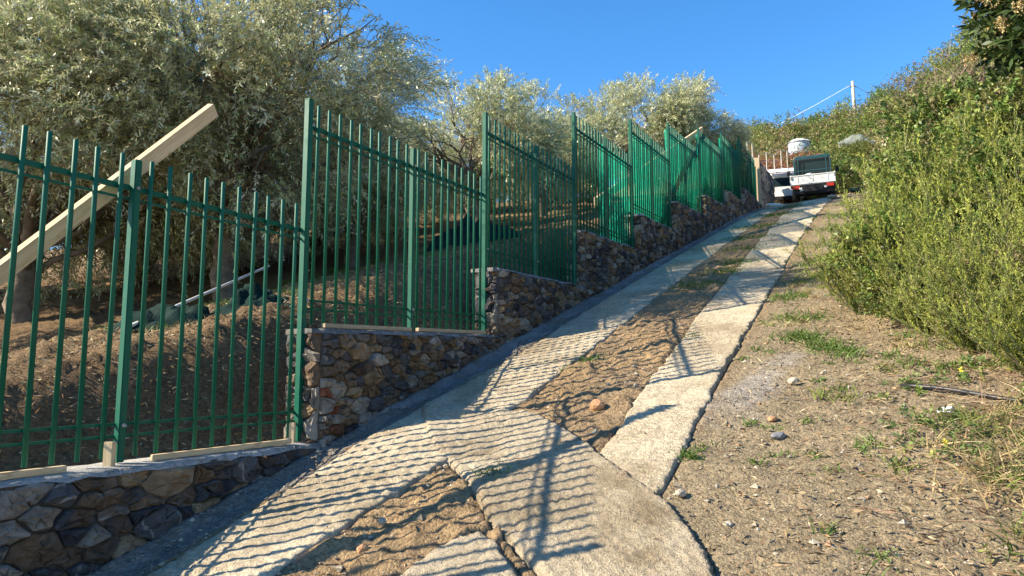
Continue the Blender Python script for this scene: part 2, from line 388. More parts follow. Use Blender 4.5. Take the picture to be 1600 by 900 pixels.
def slab(name, poly, lift, mat, ribdir, period, amp, step=(.015, .03), cut=None, edge=.045):
    w0 = min(p[0] for p in poly); w1 = max(p[0] for p in poly); t0 = min(p[1] for p in poly); t1 = max(p[1] for p in poly)
    ws = np.arange(w0, w1 + step[0], step[0]); 
    if cut: ws = np.concatenate([np.arange(w0, cut, step[0]), np.arange(cut, w1 + .06, .06)])
    ts = np.arange(t0 - .05, t1 + .05 + step[1], step[1])
    Wg, Tg = np.meshgrid(ws, ts, indexing='ij')
    Wj = Wg + .012 * fbm(Wg * 8, Tg * 8, 2, 71); Tj = Tg + edge * fbm(Wg * 3.3, Tg * 1.0, 5, 72)
    keep = inside(poly, Wj, Tj); w = Wg.ravel(); t = Tg.ravel()
    s = w * ribdir[0] + t * ribdir[1] + .02 * fbm(w * 3, t * 3, 2, 73)
    fade = np.clip(.55 + 1.1 * fbm(w * 1.4, t * 1.4, 3, 75), .15, 1.1)
    near = 1 if not cut else np.where(w < cut, 1, 0)
    z = land(w, t) + lift + (.055 * np.minimum(0, fbm(w * 2.6, t * 2.6, 4, 79) + .12) if not cut and step[0] < .02 else 0) + near * amp * fade * (np.abs(np.sin(math.pi * s / period)) ** .8 - .5) + .006 * fbm(w * 14, t * 14, 3, 74) + .008 * fbm(w * 45, t * 45, 2, 76)
    x, y = WT(w, t); idx = np.arange(len(w)).reshape(Wg.shape)
    cell = keep[:-1, :-1] & keep[1:, :-1] & keep[1:, 1:] & keep[:-1, 1:]
    # drop the rim a little so that the edge is rounded
    rim = np.zeros(keep.shape, bool); cnt = np.zeros(keep.shape, int)
    cnt[:-1, :-1] += cell; cnt[1:, :-1] += cell; cnt[1:, 1:] += cell; cnt[:-1, 1:] += cell
    rim = (cnt > 0) & (cnt < 4)
    z = z - rim.ravel() * .012
    F = np.stack([idx[:-1, :-1], idx[1:, :-1], idx[1:, 1:], idx[:-1, 1:]], -1)[cell][:, ::-1]
    # skirt
    n0 = len(w); V = np.stack([x, y, z], 1); Vb = V.copy(); Vb[:, 2] -= .13
    S = []
    def side(a, b, m): 
        if m.any(): A_ = a[m]; B_ = b[m]; S.append(np.stack([A_, B_, B_ + n0, A_ + n0], 1))
    pad = np.zeros((cell.shape[0] + 2, cell.shape[1] + 2), bool); pad[1:-1, 1:-1] = cell
    side(idx[:-1, :-1], idx[1:, :-1], cell & ~pad[1:-1, :-2]); side(idx[1:, 1:], idx[:-1, 1:], cell & ~pad[1:-1, 2:])
    side(idx[:-1, 1:], idx[:-1, :-1], cell & ~pad[:-2, 1:-1]); side(idx[1:, :-1], idx[1:, 1:], cell & ~pad[2:, 1:-1])
    V = np.concatenate([V, Vb]); F = np.concatenate([F] + S)
    used = np.zeros(len(V), bool); used[F.ravel()] = True; remap = np.cumsum(used) - 1
    o = link(name, np_mesh(name, V[used], remap[F], None, True), mat); tag(o, kind='structure'); return o
strip('concrete_wheel_track', LSTRIP[:12], LSTRIP[:11:-1], .010, CONC, .05, .009, 10)
strip('concrete_wheel_track', RSTRIP[:9:-1], RSTRIP[:10], .018, CONC, .048, .009, 10)
slab('concrete_apron', SLABB, .034, CONC2, (.70, .71), .055, .007, (.014, .014))
slab('concrete_patch', SLABC, .025, CONC2, (.4, .9), .08, .006, (.016, .016))
HPOLY = [(4.2, -3.30), (4.7, -3.20), (5.2, -3.14), (6.2, -3.10), (8, -3.14), (10, -3.16), (12, -3.2), (16, -3.2), (24, -3.2), (24, -3.36), (4.2, -3.36)]
slab('cement_haunch', HPOLY, .012, HAUNCH, (0, 1), .2, .004, (.025, .015), None, .16)

# ------------------------------------------------------------------ stone wall in steps, fence on top
PW = [1.25, 3.85, 6.45, 8.95, 11.55, 14.1, 17.0, 20.0, 22.97, 26.5]
TOP = [(1.11, 1.13), (1.88, 1.97), (2.64, 2.73), (3.47, 3.60), (4.21, 4.38), (4.97, 5.26), (5.75, 6.08), (6.56, 6.82), (7.32, 7.55)]
FT = -3.466
ORD = ['lowest', 'second', 'third', 'fourth', 'fifth', 'sixth', 'seventh', 'eighth', 'ninth']

def clip_half(poly, nx, ny, d):
    out = []
    for i in range(len(poly)):
        a = poly[i]; b = poly[(i + 1) % len(poly)]; da = a[0] * nx + a[1] * ny - d; db = b[0] * nx + b[1] * ny - d
        if da <= 0: out.append(a)
        if (da < 0 < db) or (db < 0 < da): k = da / (da - db); out.append((a[0] + (b[0] - a[0]) * k, a[1] + (b[1] - a[1]) * k))
    return out
def cells(x0, x1, y0, y1, size, rng, sq=1.75):
    pts = []; tries = 0
    while tries < 2600:
        tries += 1
        p = (rng.uniform(x0, x1), rng.uniform(y0, y1)); s = size * rng.choice([.35, .5, .75, 1.0, 1.2, 1.45])
        if all(((p[0] - q[0])) ** 2 + ((p[1] - q[1]) * sq) ** 2 > (.5 * (s + q[2])) ** 2 for q in pts): pts.append((p[0], p[1], s))
    res = []
    for i, (px, py, s) in enumerate(pts):
        poly = [(x0, y0), (x1, y0), (x1, y1), (x0, y1)]
        for j, (qx, qy, s2) in enumerate(pts):
            if i == j: continue
            dx, dy = qx - px, (qy - py) * sq * sq
            L2 = (qx - px) ** 2 + ((qy - py) * sq) ** 2
            if L2 > 1.5: continue
            k = .5 * L2 + .5 * (s * s - s2 * s2) * .25
            poly = clip_half(poly, dx, dy, dx * px + dy * py + k)
            if len(poly) < 3: break
        if len(poly) >= 3: res.append(poly)
    return res
def stone_mesh(poly, rng, gap, proud, frame):
    """frame(u, v, depth) -> local xyz; depth grows out of the wall"""
    cx = sum(p[0] for p in poly) / len(poly); cy = sum(p[1] for p in poly) / len(poly)
    q = []
    n = len(poly)
    for i in range(n):
        a = poly[i]; b = poly[(i + 1) % n]; L = math.hypot(b[0] - a[0], b[1] - a[1])
        if L < .02: q.append(((a[0] + b[0]) / 2, (a[1] + b[1]) / 2)); continue
        r = .05 + rng.uniform(-.02, .06)
        q.append((a[0] + (b[0] - a[0]) * r, a[1] + (b[1] - a[1]) * r))
        if L > .09: q.append((a[0] + (b[0] - a[0]) * .5 + rng.uniform(-.013, .013), a[1] + (b[1] - a[1]) * .5 + rng.uniform(-.013, .013)))
        q.append((a[0] + (b[0] - a[0]) * (1 - r), a[1] + (b[1] - a[1]) * (1 - r)))
    size = max(max(abs(p[0] - cx), abs(p[1] - cy)) for p in q)
    def ring(g, d, tilt):
        r = []
        for x, y in q:
            L = math.hypot(x - cx, y - cy) or 1; k = max(.15, 1 - g / L)
            X = cx + (x - cx) * k; Y = cy + (y - cy) * k
            r.append((X, Y, d + tilt[0] * (X - cx) + tilt[1] * (Y - cy)))
        return r
    tilt = (rng.uniform(-.24, .24), rng.uniform(-.26, .26)); z0 = (0, 0)
    R1 = ring(gap * .5, -.05, z0); R2 = ring(gap, proud * .62, (tilt[0] * .5, tilt[1] * .5)); R3 = ring(gap + .009 + size * .03, proud * .95, tilt); R4 = ring(gap + .02 + size * .40, proud + rng.uniform(-.008, .008), tilt)
    R2 = [(x + rng.uniform(-.004, .004), y + rng.uniform(-.004, .004), d + rng.uniform(-.006, .006)) for x, y, d in R2]
    R3 = [(x + rng.uniform(-.006, .006), y + rng.uniform(-.006, .006), d + rng.uniform(-.013, .013)) for x, y, d in R3]
    R4 = [(x + rng.uniform(-.01, .01), y + rng.uniform(-.01, .01), d + rng.uniform(-.014, .014)) for x, y, d in R4]
    m = len(q); V = R1 + R2 + R3 + R4 + [(cx, cy, proud + rng.uniform(-.004, .012))]; Fq = []
    for k in range(3):
        for i in range(m): Fq.append((k * m + i, k * m + (i + 1) % m, (k + 1) * m + (i + 1) % m, (k + 1) * m + i))
    for i in range(m): Fq.append((3 * m + i, 3 * m + (i + 1) % m, 4 * m))
    b = MB(); b.add([frame(*p) for p in V], Fq); me = b.mesh('stone'); 
    return me

def wall_section(i):
    rng = random.Random(100 + i); w0, w1 = PW[i] + (.04 if i else -.4), PW[i + 1] + (.03 if i < 8 else .15)
    zl, zr = TOP[i]; slope = (zr - zl) / (PW[i + 1] - PW[i]); base = zl
    org = P(w0, FT, 0)
    labels = ['lowest low stone wall in the foreground under the nearest fence panel', 'second stone wall step up the track, topped by two long wooden battens',
              'third stone wall step up the track, beside the dark gutter'] + [f'{ORD[k]} stone wall step counting up the track from the camera' for k in range(3, 8)] + ['topmost stone wall step under the dark netted fence end']
    e = empty('stone_wall', org, labels[i], 'wall', 'stone wall steps along the fence', (0, 0, RZ))
    L = w1 - w0; topz = lambda x: base + slope * (x + w0 - PW[i])
    # fade the wall out where the track has climbed up to its top
    y_front = -(.135); th = .27
    m = MB()
    xs = np.linspace(0, L, 14); v = []
    for x in xs:
        g = landf(x + w0, FT) - .45
        for (y, z) in ((y_front, g), (y_front, topz(x) - .012), (y_front + th, topz(x) - .012), (y_front + th, g)): v.append((x, y, z))
    f = []
    for k in range(13):
        for j in range(4): f.append((k * 4 + j, k * 4 + (j + 1) % 4, k * 4 + 4 + (j + 1) % 4, k * 4 + 4 + j))
    f += [(0, 1, 2, 3), (55, 54, 53, 52)]
    m.add(v, f); m.build('mortar_core', MORTAR, e)
    size = [.185, .155, .15, .16, .18, .20, .22, .24, .27][i]
    gmin = min(landf(w0, -3.3), landf(w1, -3.3)) - .12
    H = topz(L / 2) - .03
    hh = H - gmin
    for poly in cells(0, L, gmin, H, size, rng):
        cx = sum(p[0] for p in poly) / len(poly); hi = max(p[1] for p in poly)
        if hi < landf(cx + w0, -3.3) - .03: continue
        poly = [(x, z + topz(x) - topz(L / 2)) for x, z in poly]
        me = stone_mesh(poly, rng, .005 + .004 * rng.random(), .018 + .042 * rng.random(), lambda u, vv, d: (u, y_front - d, vv))
        r = rng.random(); mat = BRICKM if (r > .985 and i < 3) else STONES[0 if r < .38 else 1 if r < .56 else 2 if r < .78 else 3]
        link('stone', me, mat, e)
    # end face, turned down the track
    if i:
        g0 = landf(w0, FT) - .1
        for poly in cells(y_front + .0, y_front + th, g0, topz(0) - .03, .24, rng, 1.25):
            me = stone_mesh(poly, rng, .006, .03 + .02 * rng.random(), lambda u, vv, d: (-d, u, vv))
            link('stone', me, STONES[rng.choice([1, 2, 2, 3, 0])], e)
    # cement bed on top
    m = MB(); nx = max(8, int(L / .09)); v = []; f = []
    for k in range(nx + 1):
        x = -.05 + (L + .04) * k / nx; a = y_front - .03 + .022 * rng.uniform(-1, 1); b = y_front + th + .02 * rng.uniform(-1, 1); z = topz(x)
        v += [(x, a, z - .03 + rng.uniform(-.012, .008)), (x, a + .02, z - .006 + rng.uniform(-.006, .005)), (x, (a + b) / 2, z + rng.uniform(-.003, .004)), (x, b, z - .004), (x, b, z - .04)]
    for k in range(nx):
        for j in range(4): f.append((k * 5 + j, k * 5 + j + 1, k * 5 + 6 + j, k * 5 + 5 + j))
    f += [(0, 1, 2, 3, 4), tuple(nx * 5 + j for j in (4, 3, 2, 1, 0))]
    m.add(v, f); m.build('cement_cap', CAPM if i < 1 else HAUNCH, e, True)
for i in range(9): wall_section(i)

def round_bar(L, r, n=10):
    m = MB(); m.tube([(0, 0, 0), (0, 0, L - .006), (0, 0, L)], [r, r, r * .8], n); return m
BAL = round_bar(1.56, .0122).mesh('baluster', True); 
for p in BAL.polygons: p.use_smooth = len(p.vertices) == 4
BAL.materials.append(GREEN)
def fence_panel(i):
    w0, w1 = PW[i], PW[i + 1]; zl, zr = TOP[i]; L = w1 - w0; s = (zr - zl) / L
    lab = ['nearest green steel fence panel with a timber brace crossing behind it', 'second green fence panel, on the wall with two battens, tall post at its left',
           'third green fence panel up the track, dark bars without net behind', 'fourth green fence panel up the track, first one with net at its upper half'] + [f'{ORD[k]} green fence panel counting up the track, backed with green net' for k in range(4, 8)] + ['topmost green fence panel, dark with net, beside the grey end wall']
    e = empty('fence_panel', P(w0, FT, zl), lab[i], 'fence', 'green steel fence panels stepping up the track', (0, 0, RZ))
    prev = TOP[i - 1][1] if i else zl
    # posts: the tall one at the lower end, a shorter one halfway
    m = MB(); b = prev - zl + .0; top = 1.60
    m.box((0, 0, (b + top) / 2), (.046, .046, top - b)); pst = m.build('post', GREEN, e, False, .004)
    m = MB(); m.box((0, 0, top + .002), (.046, .046, .006)); m.build('post_cap', GREEN, pst)
    mid = L * .5
    m = MB(); m.box((mid, 0, s * mid + .79), (.040, .042, 1.57)); m.build('post', GREEN, e, False, .004)
    for h, d in ((.19, -.35), (1.42, -.35)):
        m = MB(); m.tube([(.02, -.034, h), (.02, -.024, h)], .010, 8); m.build('bolt', CAPM, e)
        m = MB(); m.tube([(mid, -.034, s * mid + h), (mid, -.024, s * mid + h)], .010, 8); m.build('bolt', CAPM, e)
    # rails run behind the bars
    for h, r, yy in ((1.425, .014, .026), (1.365, .0065, .022), (.195, .0075, .022), (.135, .0065, .022)):
        m = MB(); v0 = Vector((.02, yy, h + .02 * s)); v1 = Vector((L - .02, yy, h + s * (L - .02)))
        d = (v1 - v0); rot = d.to_track_quat('X', 'Z').to_matrix(); m.box((v0 + v1) / 2, (d.length, r * 1.3, r * 2), rot)
        m.build('rail', GREEN, e)
    n = 10; rg = random.Random(i)
    for half in (0, 1):
        for k in range(n):
            x = half * mid + (k + .75) * mid / (n + .5)
            o = link('baluster', BAL, None, e, (x, 0, s * x + .03 + rg.uniform(-.004, .004)), (rg.uniform(-.004, .004), rg.uniform(-.005, .005), 0))
    if i == 8:
        m = MB(); m.box((L, 0, .8), (.05, .05, 1.6)); m.build('post', GREEN, e)
for i in range(9): fence_panel(i)

# ------------------------------------------------------------------ foliage
def unit(v): return v / (np.linalg.norm(v, axis=-1, keepdims=True) + 1e-9)
def leaf_cloud(P0, D0, L, n, ll, lw, ang, droop, rng, cols, tipcol=None, shape=.45, pairs=True):
    """leaves along each shoot; returns verts, quads, colours"""
    S = len(P0); s = ((np.arange(n) + .6) / n)[None, :, None]; Lx = L[:, None, None]
    down = np.array([0, 0, -1.0])
    pos = P0[:, None] + D0[:, None] * Lx * s + down * Lx * droop * s * s
    tan = unit(D0[:, None] + down * 2 * droop * s)
    u = unit(np.cross(tan, rng.normal(size=(S, 1, 3)))); v = np.cross(tan, u)
    j = np.arange(n); phi = (j // 2 * (math.pi / 2) + (j % 2) * math.pi if pairs else j * 2.4)[None, :, None] + rng.normal(0, .35, (S, n, 1))
    perp = u * np.cos(phi) + v * np.sin(phi)
    a = ang + rng.normal(0, .18, (S, n, 1))
    ld = unit(tan * np.cos(a) + perp * np.sin(a) + rng.normal(0, .10, (S, n, 3)))
    side = unit(np.cross(ld, np.array([0, 0, .8]) + rng.normal(0, .75, (S, n, 3))))
    l = ll * rng.uniform(.65, 1.2, (S, n, 1)); w = lw * rng.uniform(.75, 1.2, (S, n, 1))
    V = np.stack([pos, pos + ld * l * shape + side * w / 2, pos + ld * l, pos + ld * l * shape - side * w / 2], 2).reshape(-1, 3)
    F = np.arange(len(V)).reshape(-1, 4)
    cols = np.asarray(cols); ci = rng.integers(0, len(cols), (S,)); base = cols[ci][:, None, :] * np.ones((1, n, 1))
    if tipcol is not None: base = base * (1 - s ** 1.5 * .75) + np.asarray(tipcol) * s ** 1.5 * .75
    base = base * rng.uniform(.65, 1.4, (S, n, 1)) * rng.uniform(.8, 1.2, (S, 1, 1))
    C = np.repeat(base.reshape(-1, 3), 4, 0)
    return V, F, C
def stems(P0, D0, L, droop, r, k=3):
    S = len(P0); down = np.array([0, 0, -1.0]); u = unit(np.cross(D0, [.3, .5, .8])); v = np.cross(D0, u); rings = []
    for i in range(k):
        s = i / (k - 1); c = P0 + D0 * (L * s)[:, None] + down * (L * droop * s * s)[:, None]; rr = r * (1 - .75 * s)
        for q in range(3): rings.append(c + (u * math.cos(q * 2.094) + v * math.sin(q * 2.094)) * rr)
    V = np.stack(rings, 1).reshape(-1, 3); F = []; b = np.arange(S)[:, None] * 3 * k
    for i in range(k - 1):
        for q in range(3): F.append(b + np.array([[i * 3 + q, i * 3 + (q + 1) % 3, i * 3 + 3 + (q + 1) % 3, i * 3 + 3 + q]]))
    return V, np.concatenate(F)
def merge(parts):
    V = []; F = []; C = []; b = 0
    for v, f, c in parts: V.append(v); F.append(f + b); C.append(c); b += len(v)
    return np.concatenate(V), np.concatenate(F), np.concatenate(C)
def sphere_dirs(n, rng): return unit(rng.normal(size=(n, 3)))

def crown_shoots(nshoot, lobes, rng, thr=-.16, freq=1.15, up=.35, inner=.5):
    lobes = np.asarray(lobes, float); area = lobes[:, 3] ** 2; li = rng.choice(len(lobes), nshoot, p=area / area.sum())
    d = sphere_dirs(nshoot, rng); r = inner + (1 - inner) * rng.random(nshoot) ** .55
    ctr = lobes[li, :3]; p = ctr + d * (lobes[li, 3] * r)[:, None] * np.array([1, 1, .9])
    k = noise3(p * freq + 31.7, 5) + .5 * noise3(p * freq * 2.7, 8) > thr
    p = p[k]; d = d[k]; c0 = lobes[:, :3].mean(0); out = unit(p - c0)
    D0 = unit(out * .55 + d[:] * .45 + np.array([0, 0, up]) + rng.normal(0, .45, p.shape))
    return p, D0
def rough_tube(mb, pts, rad, n=9, amp=.18, seed=0):
    """tube with a knotty surface"""
    b0 = len(mb.v); mb.tube(pts, rad, n); rg = random.Random(seed)
    for i in range(b0, len(mb.v)):
        ring = (i - b0) // n; c = Vector(pts[min(ring, len(pts) - 1)]); p = Vector(mb.v[i]); mb.v[i] = tuple(c + (p - c) * (1 + rg.uniform(-amp, amp)))
def bend(a, b, n, rg, wob):
    a = Vector(a); b = Vector(b); r = []
    for i in range(n + 1):
        s = i / n; e = wob * math.sin(math.pi * s) * (b - a).length
        r.append(a.lerp(b, s) + Vector((rg.uniform(-1, 1), rg.uniform(-1, 1), rg.uniform(-.6, .6))) * e)
    return r

OL = [(0.312, 0.377, 0.13), (0.468, 0.52, 0.208), (0.195, 0.26, 0.085), (0.8, 0.8, 0.572), (0.468, 0.442, 0.156), (0.117, 0.169, 0.058), (0.65, 0.65, 0.351), (0.234, 0.299, 0.104), (0.338, 0.312, 0.143)]  # olive leaf tones; palest tints paint in sunlit flecks against the dark greens
def olive_proto(seed, nshoot, nleaf, rx, rz, hc, lobe_n, ll, lw, lobr):
    rng = np.random.default_rng(seed); rg = random.Random(seed); lobes = []
    for i in range(lobe_n):
        d = unit(rng.normal(size=3)); 
        lobes.append((d[0] * rx * .72, d[1] * rx * .72, hc + d[2] * rz * .72, lobr * rg.uniform(.75, 1.2)))
    lobes.append((0, 0, hc, lobr))
    p, D0 = crown_shoots(nshoot, lobes, rng, -.05, 1.5); L = rng.uniform(.20, .46, len(p))
    V, F, C = leaf_cloud(p, D0, L, nleaf, ll, lw, .75, .32, rng, OL)
    crown = np_mesh('olive_crown', V, F, C)
    k = rng.random(len(p)) < .6
    tv, tf = stems(p[k] - D0[k] * .12, D0[k], L[k] + .12, .32, .0035)
    tw = np_mesh('olive_twigs', tv, tf)
    tb = MB(); fork = hc * .42
    pts = bend((0, 0, -.35), (.10, .05, fork), 8, rg, .05); rough_tube(tb, pts, [.20, .155, .135, .125, .12, .12, .125, .12, .11], 11, .16, seed)
    trunk = tb.mesh('olive_trunk', True)
    lb = MB()
    for i, (x, y, z, r) in enumerate(lobes):
        r0 = rg.uniform(.035, .065); a = pts[-1] if i % 3 else pts[-3]
        q = bend(a, (x, y, z), 6, rg, .10); rough_tube(lb, q, [r0 * (1 - .12 * j) for j in range(7)], 7, .1, i)
        for _ in range(6):
            d = Vector(unit(rng.normal(size=3))); e = q[rg.randint(3, 6)]; tip = Vector((x, y, z)) + d * r * .85
            lb.tube(bend(e, tip, 4, rg, .12), [.016, .013, .010, .007, .004], 5)
    limbs = lb.mesh('olive_limbs', True)
    for me, mt in ((crown, OLIVE), (tw, TWIG), (trunk, BARK), (limbs, BARK)): me.materials.append(mt)
    return crown, tw, trunk, limbs
OP1 = olive_proto(3, 15000, 26, 2.3, 1.25, 2.3, 20, .056, .0138, .90)
OP2 = olive_proto(11, 7600, 22, 1.35, 1.0, 1.8, 15, .062, .0165, .58)
def olive(proto, w, t, label, scale=1.0, rz=0.0, dz=0.0, sz=None):
    e = empty('olive_tree', P(w, t, landf(w, t) + dz), label, 'olive tree', 'olive trees in the grove behind the fence', (0, 0, rz)); e.scale = (scale, scale, sz or scale)
    tr = link('trunk', proto[2], None, e); link('limb', proto[3], None, tr); cr = link('crown', proto[0], None, e); link('twig', proto[1], None, cr)
    return e
olive(OP1, 7.3, -8.0, 'large olive tree with a bare trunk behind the nearest fence panel', 1.25, 1.2)
olive(OP1, 5.9, -10.0, 'big olive tree filling the upper left corner, behind the timber brace', 1.3, 3.9, -.4)
olive(OP2, 10.4, -8.3, 'olive tree behind the second fence panel, dark trunk in shade', .95, .6)
olive(OP2, 13.4, -7.3, 'pale olive tree rising above the tall post of the third fence panel', 1.1, 2.3)
olive(OP2, 16.4, -7.2, 'small pointed olive tree between the two paler ones above the fence', 1.02, 4.4)
olive(OP2, 19.0, -6.7, 'slender olive tree just left of the tallest distant crown', 1.08, 5.6)
olive(OP2, 22.5, -5.5, 'round full olive tree with the tallest crown in the distance', 1.32, 1.0)
olive(OP2, 24.0, -4.7, 'dark olive tree hanging over the netted fence near its end', .85, 3.1)
olive(OP2, 9.5, -13.2, 'olive tree deep in the grove at far left', 1.4, 2.0, -.5)
olive(OP2, 8.6, -11.3, 'olive tree behind the dark thin trunk left of the bare one', 1.2, 3.3, -.6)
olive(OP2, 11.2, -10.0, 'olive tree deep in the grove behind the bare trunk', 1.25, .2, -.7)
olive(OP2, 13.8, -10.4, 'low olive tree deep in the grove behind the second fence panel', 1.3, 1.6, -1.0)
olive(OP2, 18.5, -10.5, 'low olive tree deep in the grove behind the third fence panel', 1.25, 5.0, -1.0)
olive(OP2, 22.5, -9.6, 'low olive tree at the back of the grove behind the fourth panel', 1.2, 2.8, -1.0)
olive(OP2, 6.0, -13.4, 'olive tree at the far left seen under the big crowns', 1.35, 5.2, -.4)
olive(OP2, 26.0, -7.6, 'farthest olive tree, behind the netted end of the fence', .95, 4.0, -.3)

# right-hand scrub
HC = [(.16, .225, .04), (.23, .28, .045), (.10, .16, .035), (.28, .30, .06), (.075, .12, .03)]
def heather_proto(seed, M=56, npl=18, nn=36):
    rng = np.random.default_rng(seed)
    az = rng.uniform(0, 2 * math.pi, M); tl = rng.uniform(.05, .95, M) ** 1.0
    d = np.stack([np.cos(az) * np.sin(tl), np.sin(az) * np.sin(tl), np.cos(tl)], 1); L = rng.uniform(.65, 1.25, M) * (1 - .25 * tl)
    p0 = np.stack([np.cos(az) * .10 * rng.random(M), np.sin(az) * .10 * rng.random(M), np.full(M, -.1)], 1)
    curve = -.10   # stems bend upright
    sv, sf = stems(p0, d, L * .9, curve, .0045, 4)
    s = rng.uniform(.08, 1.0, (M, npl)); s[:, 0] = .96; s[:, 1] = .9; base = p0[:, None] + d[:, None] * (L[:, None] * s)[..., None] + np.array([0, 0, 1]) * (-curve * L[:, None] * s * s)[..., None]
    pd = unit(d[:, None] * .7 + np.array([0, 0, .8]) + rng.normal(0, .48, (M, npl, 3)))
    base = base.reshape(-1, 3); pd = pd.reshape(-1, 3); PL = rng.uniform(.10, .32, len(base))
    V, F, C = leaf_cloud(base, pd, PL, nn, .030, .0080, .50, -.08, rng, HC, (.37, .40, .075), .4, False)
    tv, tf = stems(base, pd, PL, -.08, .0022)
    c = np_mesh('heather_foliage', V, F, C); st = np_mesh('heather_stems', *[np.concatenate([sv, tv]), np.concatenate([sf, tf + len(sv)])])
    c.materials.append(NEEDLE); st.materials.append(TWIG); return c, st
HP = [heather_proto(21), heather_proto(22, 64), heather_proto(23, 50, 20)]
def heather(k, w, t, h, label, rz=0, wide=1.0):
    s = h / 1.2; e = empty('heather_bush', P(w, t, landf(w, t) - .03), label, 'heather bush', 'yellow-green heather bushes along the right verge', (0, 0, rz)); e.scale = (s * wide, s * wide, s)
    link('foliage', HP[k][0], None, e); link('stem', HP[k][1], None, e)
for k, w, t, h, rz, wd, lab in [
    (0, 7.35, -.02, 1.0, 0.3, 1.0, 'lowest leftmost heather bush reaching out towards the concrete track'),
    (1, 6.85, .30, 1.1, 1.3, 1.0, 'bushy heather just right of the leftmost heather, on the verge'),
    (2, 6.30, .50, .8, 2.1, 1.2, 'low spreading heather on bare earth above the black pipe'),
    (0, 6.1, .92, 1.05, 3.3, 1.0, 'heather bush with reddish stems at the right edge above the pipe'),
    (1, 5.4, 1.35, .8, 4.3, 1.1, 'small heather at the right edge nearest the camera'),
    (1, 8.2, .42, 1.4, 5.1, .9, 'tall upright heather behind the leftmost one'),
    (2, 8.7, .75, 1.55, .9, .95, 'tall feathery heather in the middle of the right bank'),
    (0, 7.7, .95, 1.3, 1.9, .95, 'broad yellow heather in front of the tall feathery one'),
    (2, 7.0, 1.45, 1.2, 2.7, .9, 'tall heather at the right edge under the flowering tree'),
    (0, 9.9, .65, 1.35, 3.9, .9, 'heather by the track behind the tall upright one'),
    (1, 11.3, .85, 1.3, 4.9, .9, 'heather halfway up the right verge'),
    (2, 12.6, .95, 1.25, .1, 1.0, 'small distant heather on the right verge below the truck'),
    (1, 5.35, .88, .75, 2.9, 1.1, 'rounded heather at the right edge just above the pipe end'),
    (2, 5.85, .64, .75, 5.5, 1.2, 'low yellow heather in front of the reddish stems, beside the pipe'),
    (1, 15.2, 1.15, 1.2, 1.1, 1.0, 'farthest heather on the right verge before the truck')]: heather(k, w, t, h, lab, rz, wd)

SCRUB = [(.10, .17, .035), (.16, .22, .045), (.075, .13, .028), (.22, .24, .06), (.16, .15, .055)]
def scrub_proto(seed, nshoot, nleaf, ll, lw, cols, lobe_n=9, twig=True, h=1.0, mat=LEAF):
    rng = np.random.default_rng(seed); lobes = [(rng.uniform(-.5, .5), rng.uniform(-.5, .5), h * rng.uniform(.2, .75), rng.uniform(.28, .48)) for _ in range(lobe_n)]
    p, D0 = crown_shoots(nshoot, lobes, rng, -.2, 2.2, .45, .35); p[:, 2] = np.maximum(p[:, 2], -.05)
    L = rng.uniform(.08, .24, len(p)); V, F, C = leaf_cloud(p, D0, L, nleaf, ll, lw, .9, .15, rng, cols, None, .5)
    c = np_mesh('scrub_foliage', V, F, C); tv, tf = stems(p * .15 * np.array([1, 1, 0]), unit(p - p * .15 * np.array([1, 1, 0])), np.linalg.norm(p, axis=1) * .97, -.0, .004)
    k = rng.random(len(p)) < .12; sel = np.repeat(k, 6); 
    st = np_mesh('scrub_stems', tv, tf.reshape(6, -1, 4)[:, k].reshape(-1, 4)); c.materials.append(mat); st.materials.append(TWIG); return c, st
SP = [scrub_proto(31, 2600, 14, .045, .026, SCRUB), scrub_proto(32, 2600, 14, .04, .022, [(.16, .18, .04), (.22, .23, .055), (.12, .155, .04)]),
      scrub_proto(33, 2200, 12, .038, .016, [(.24, .20, .10), (.20, .20, .075), (.17, .19, .055), (.28, .20, .12)]),
      scrub_proto(34, 2200, 12, .042, .02, [(.34, .13, .085), (.38, .20, .11), (.24, .15, .07)])]
def scrub(k, w, t, h, label, rz=0, wide=1.0, group='green scrub on the right bank', dz=-.05):
    e = empty('scrub_bush', P(w, t, landf(w, t) + dz), label, 'bush', group, (0, 0, rz)); e.scale = (h * wide, h * wide, h)
    link('foliage', SP[k][0], None, e); link('stem', SP[k][1], None, e)
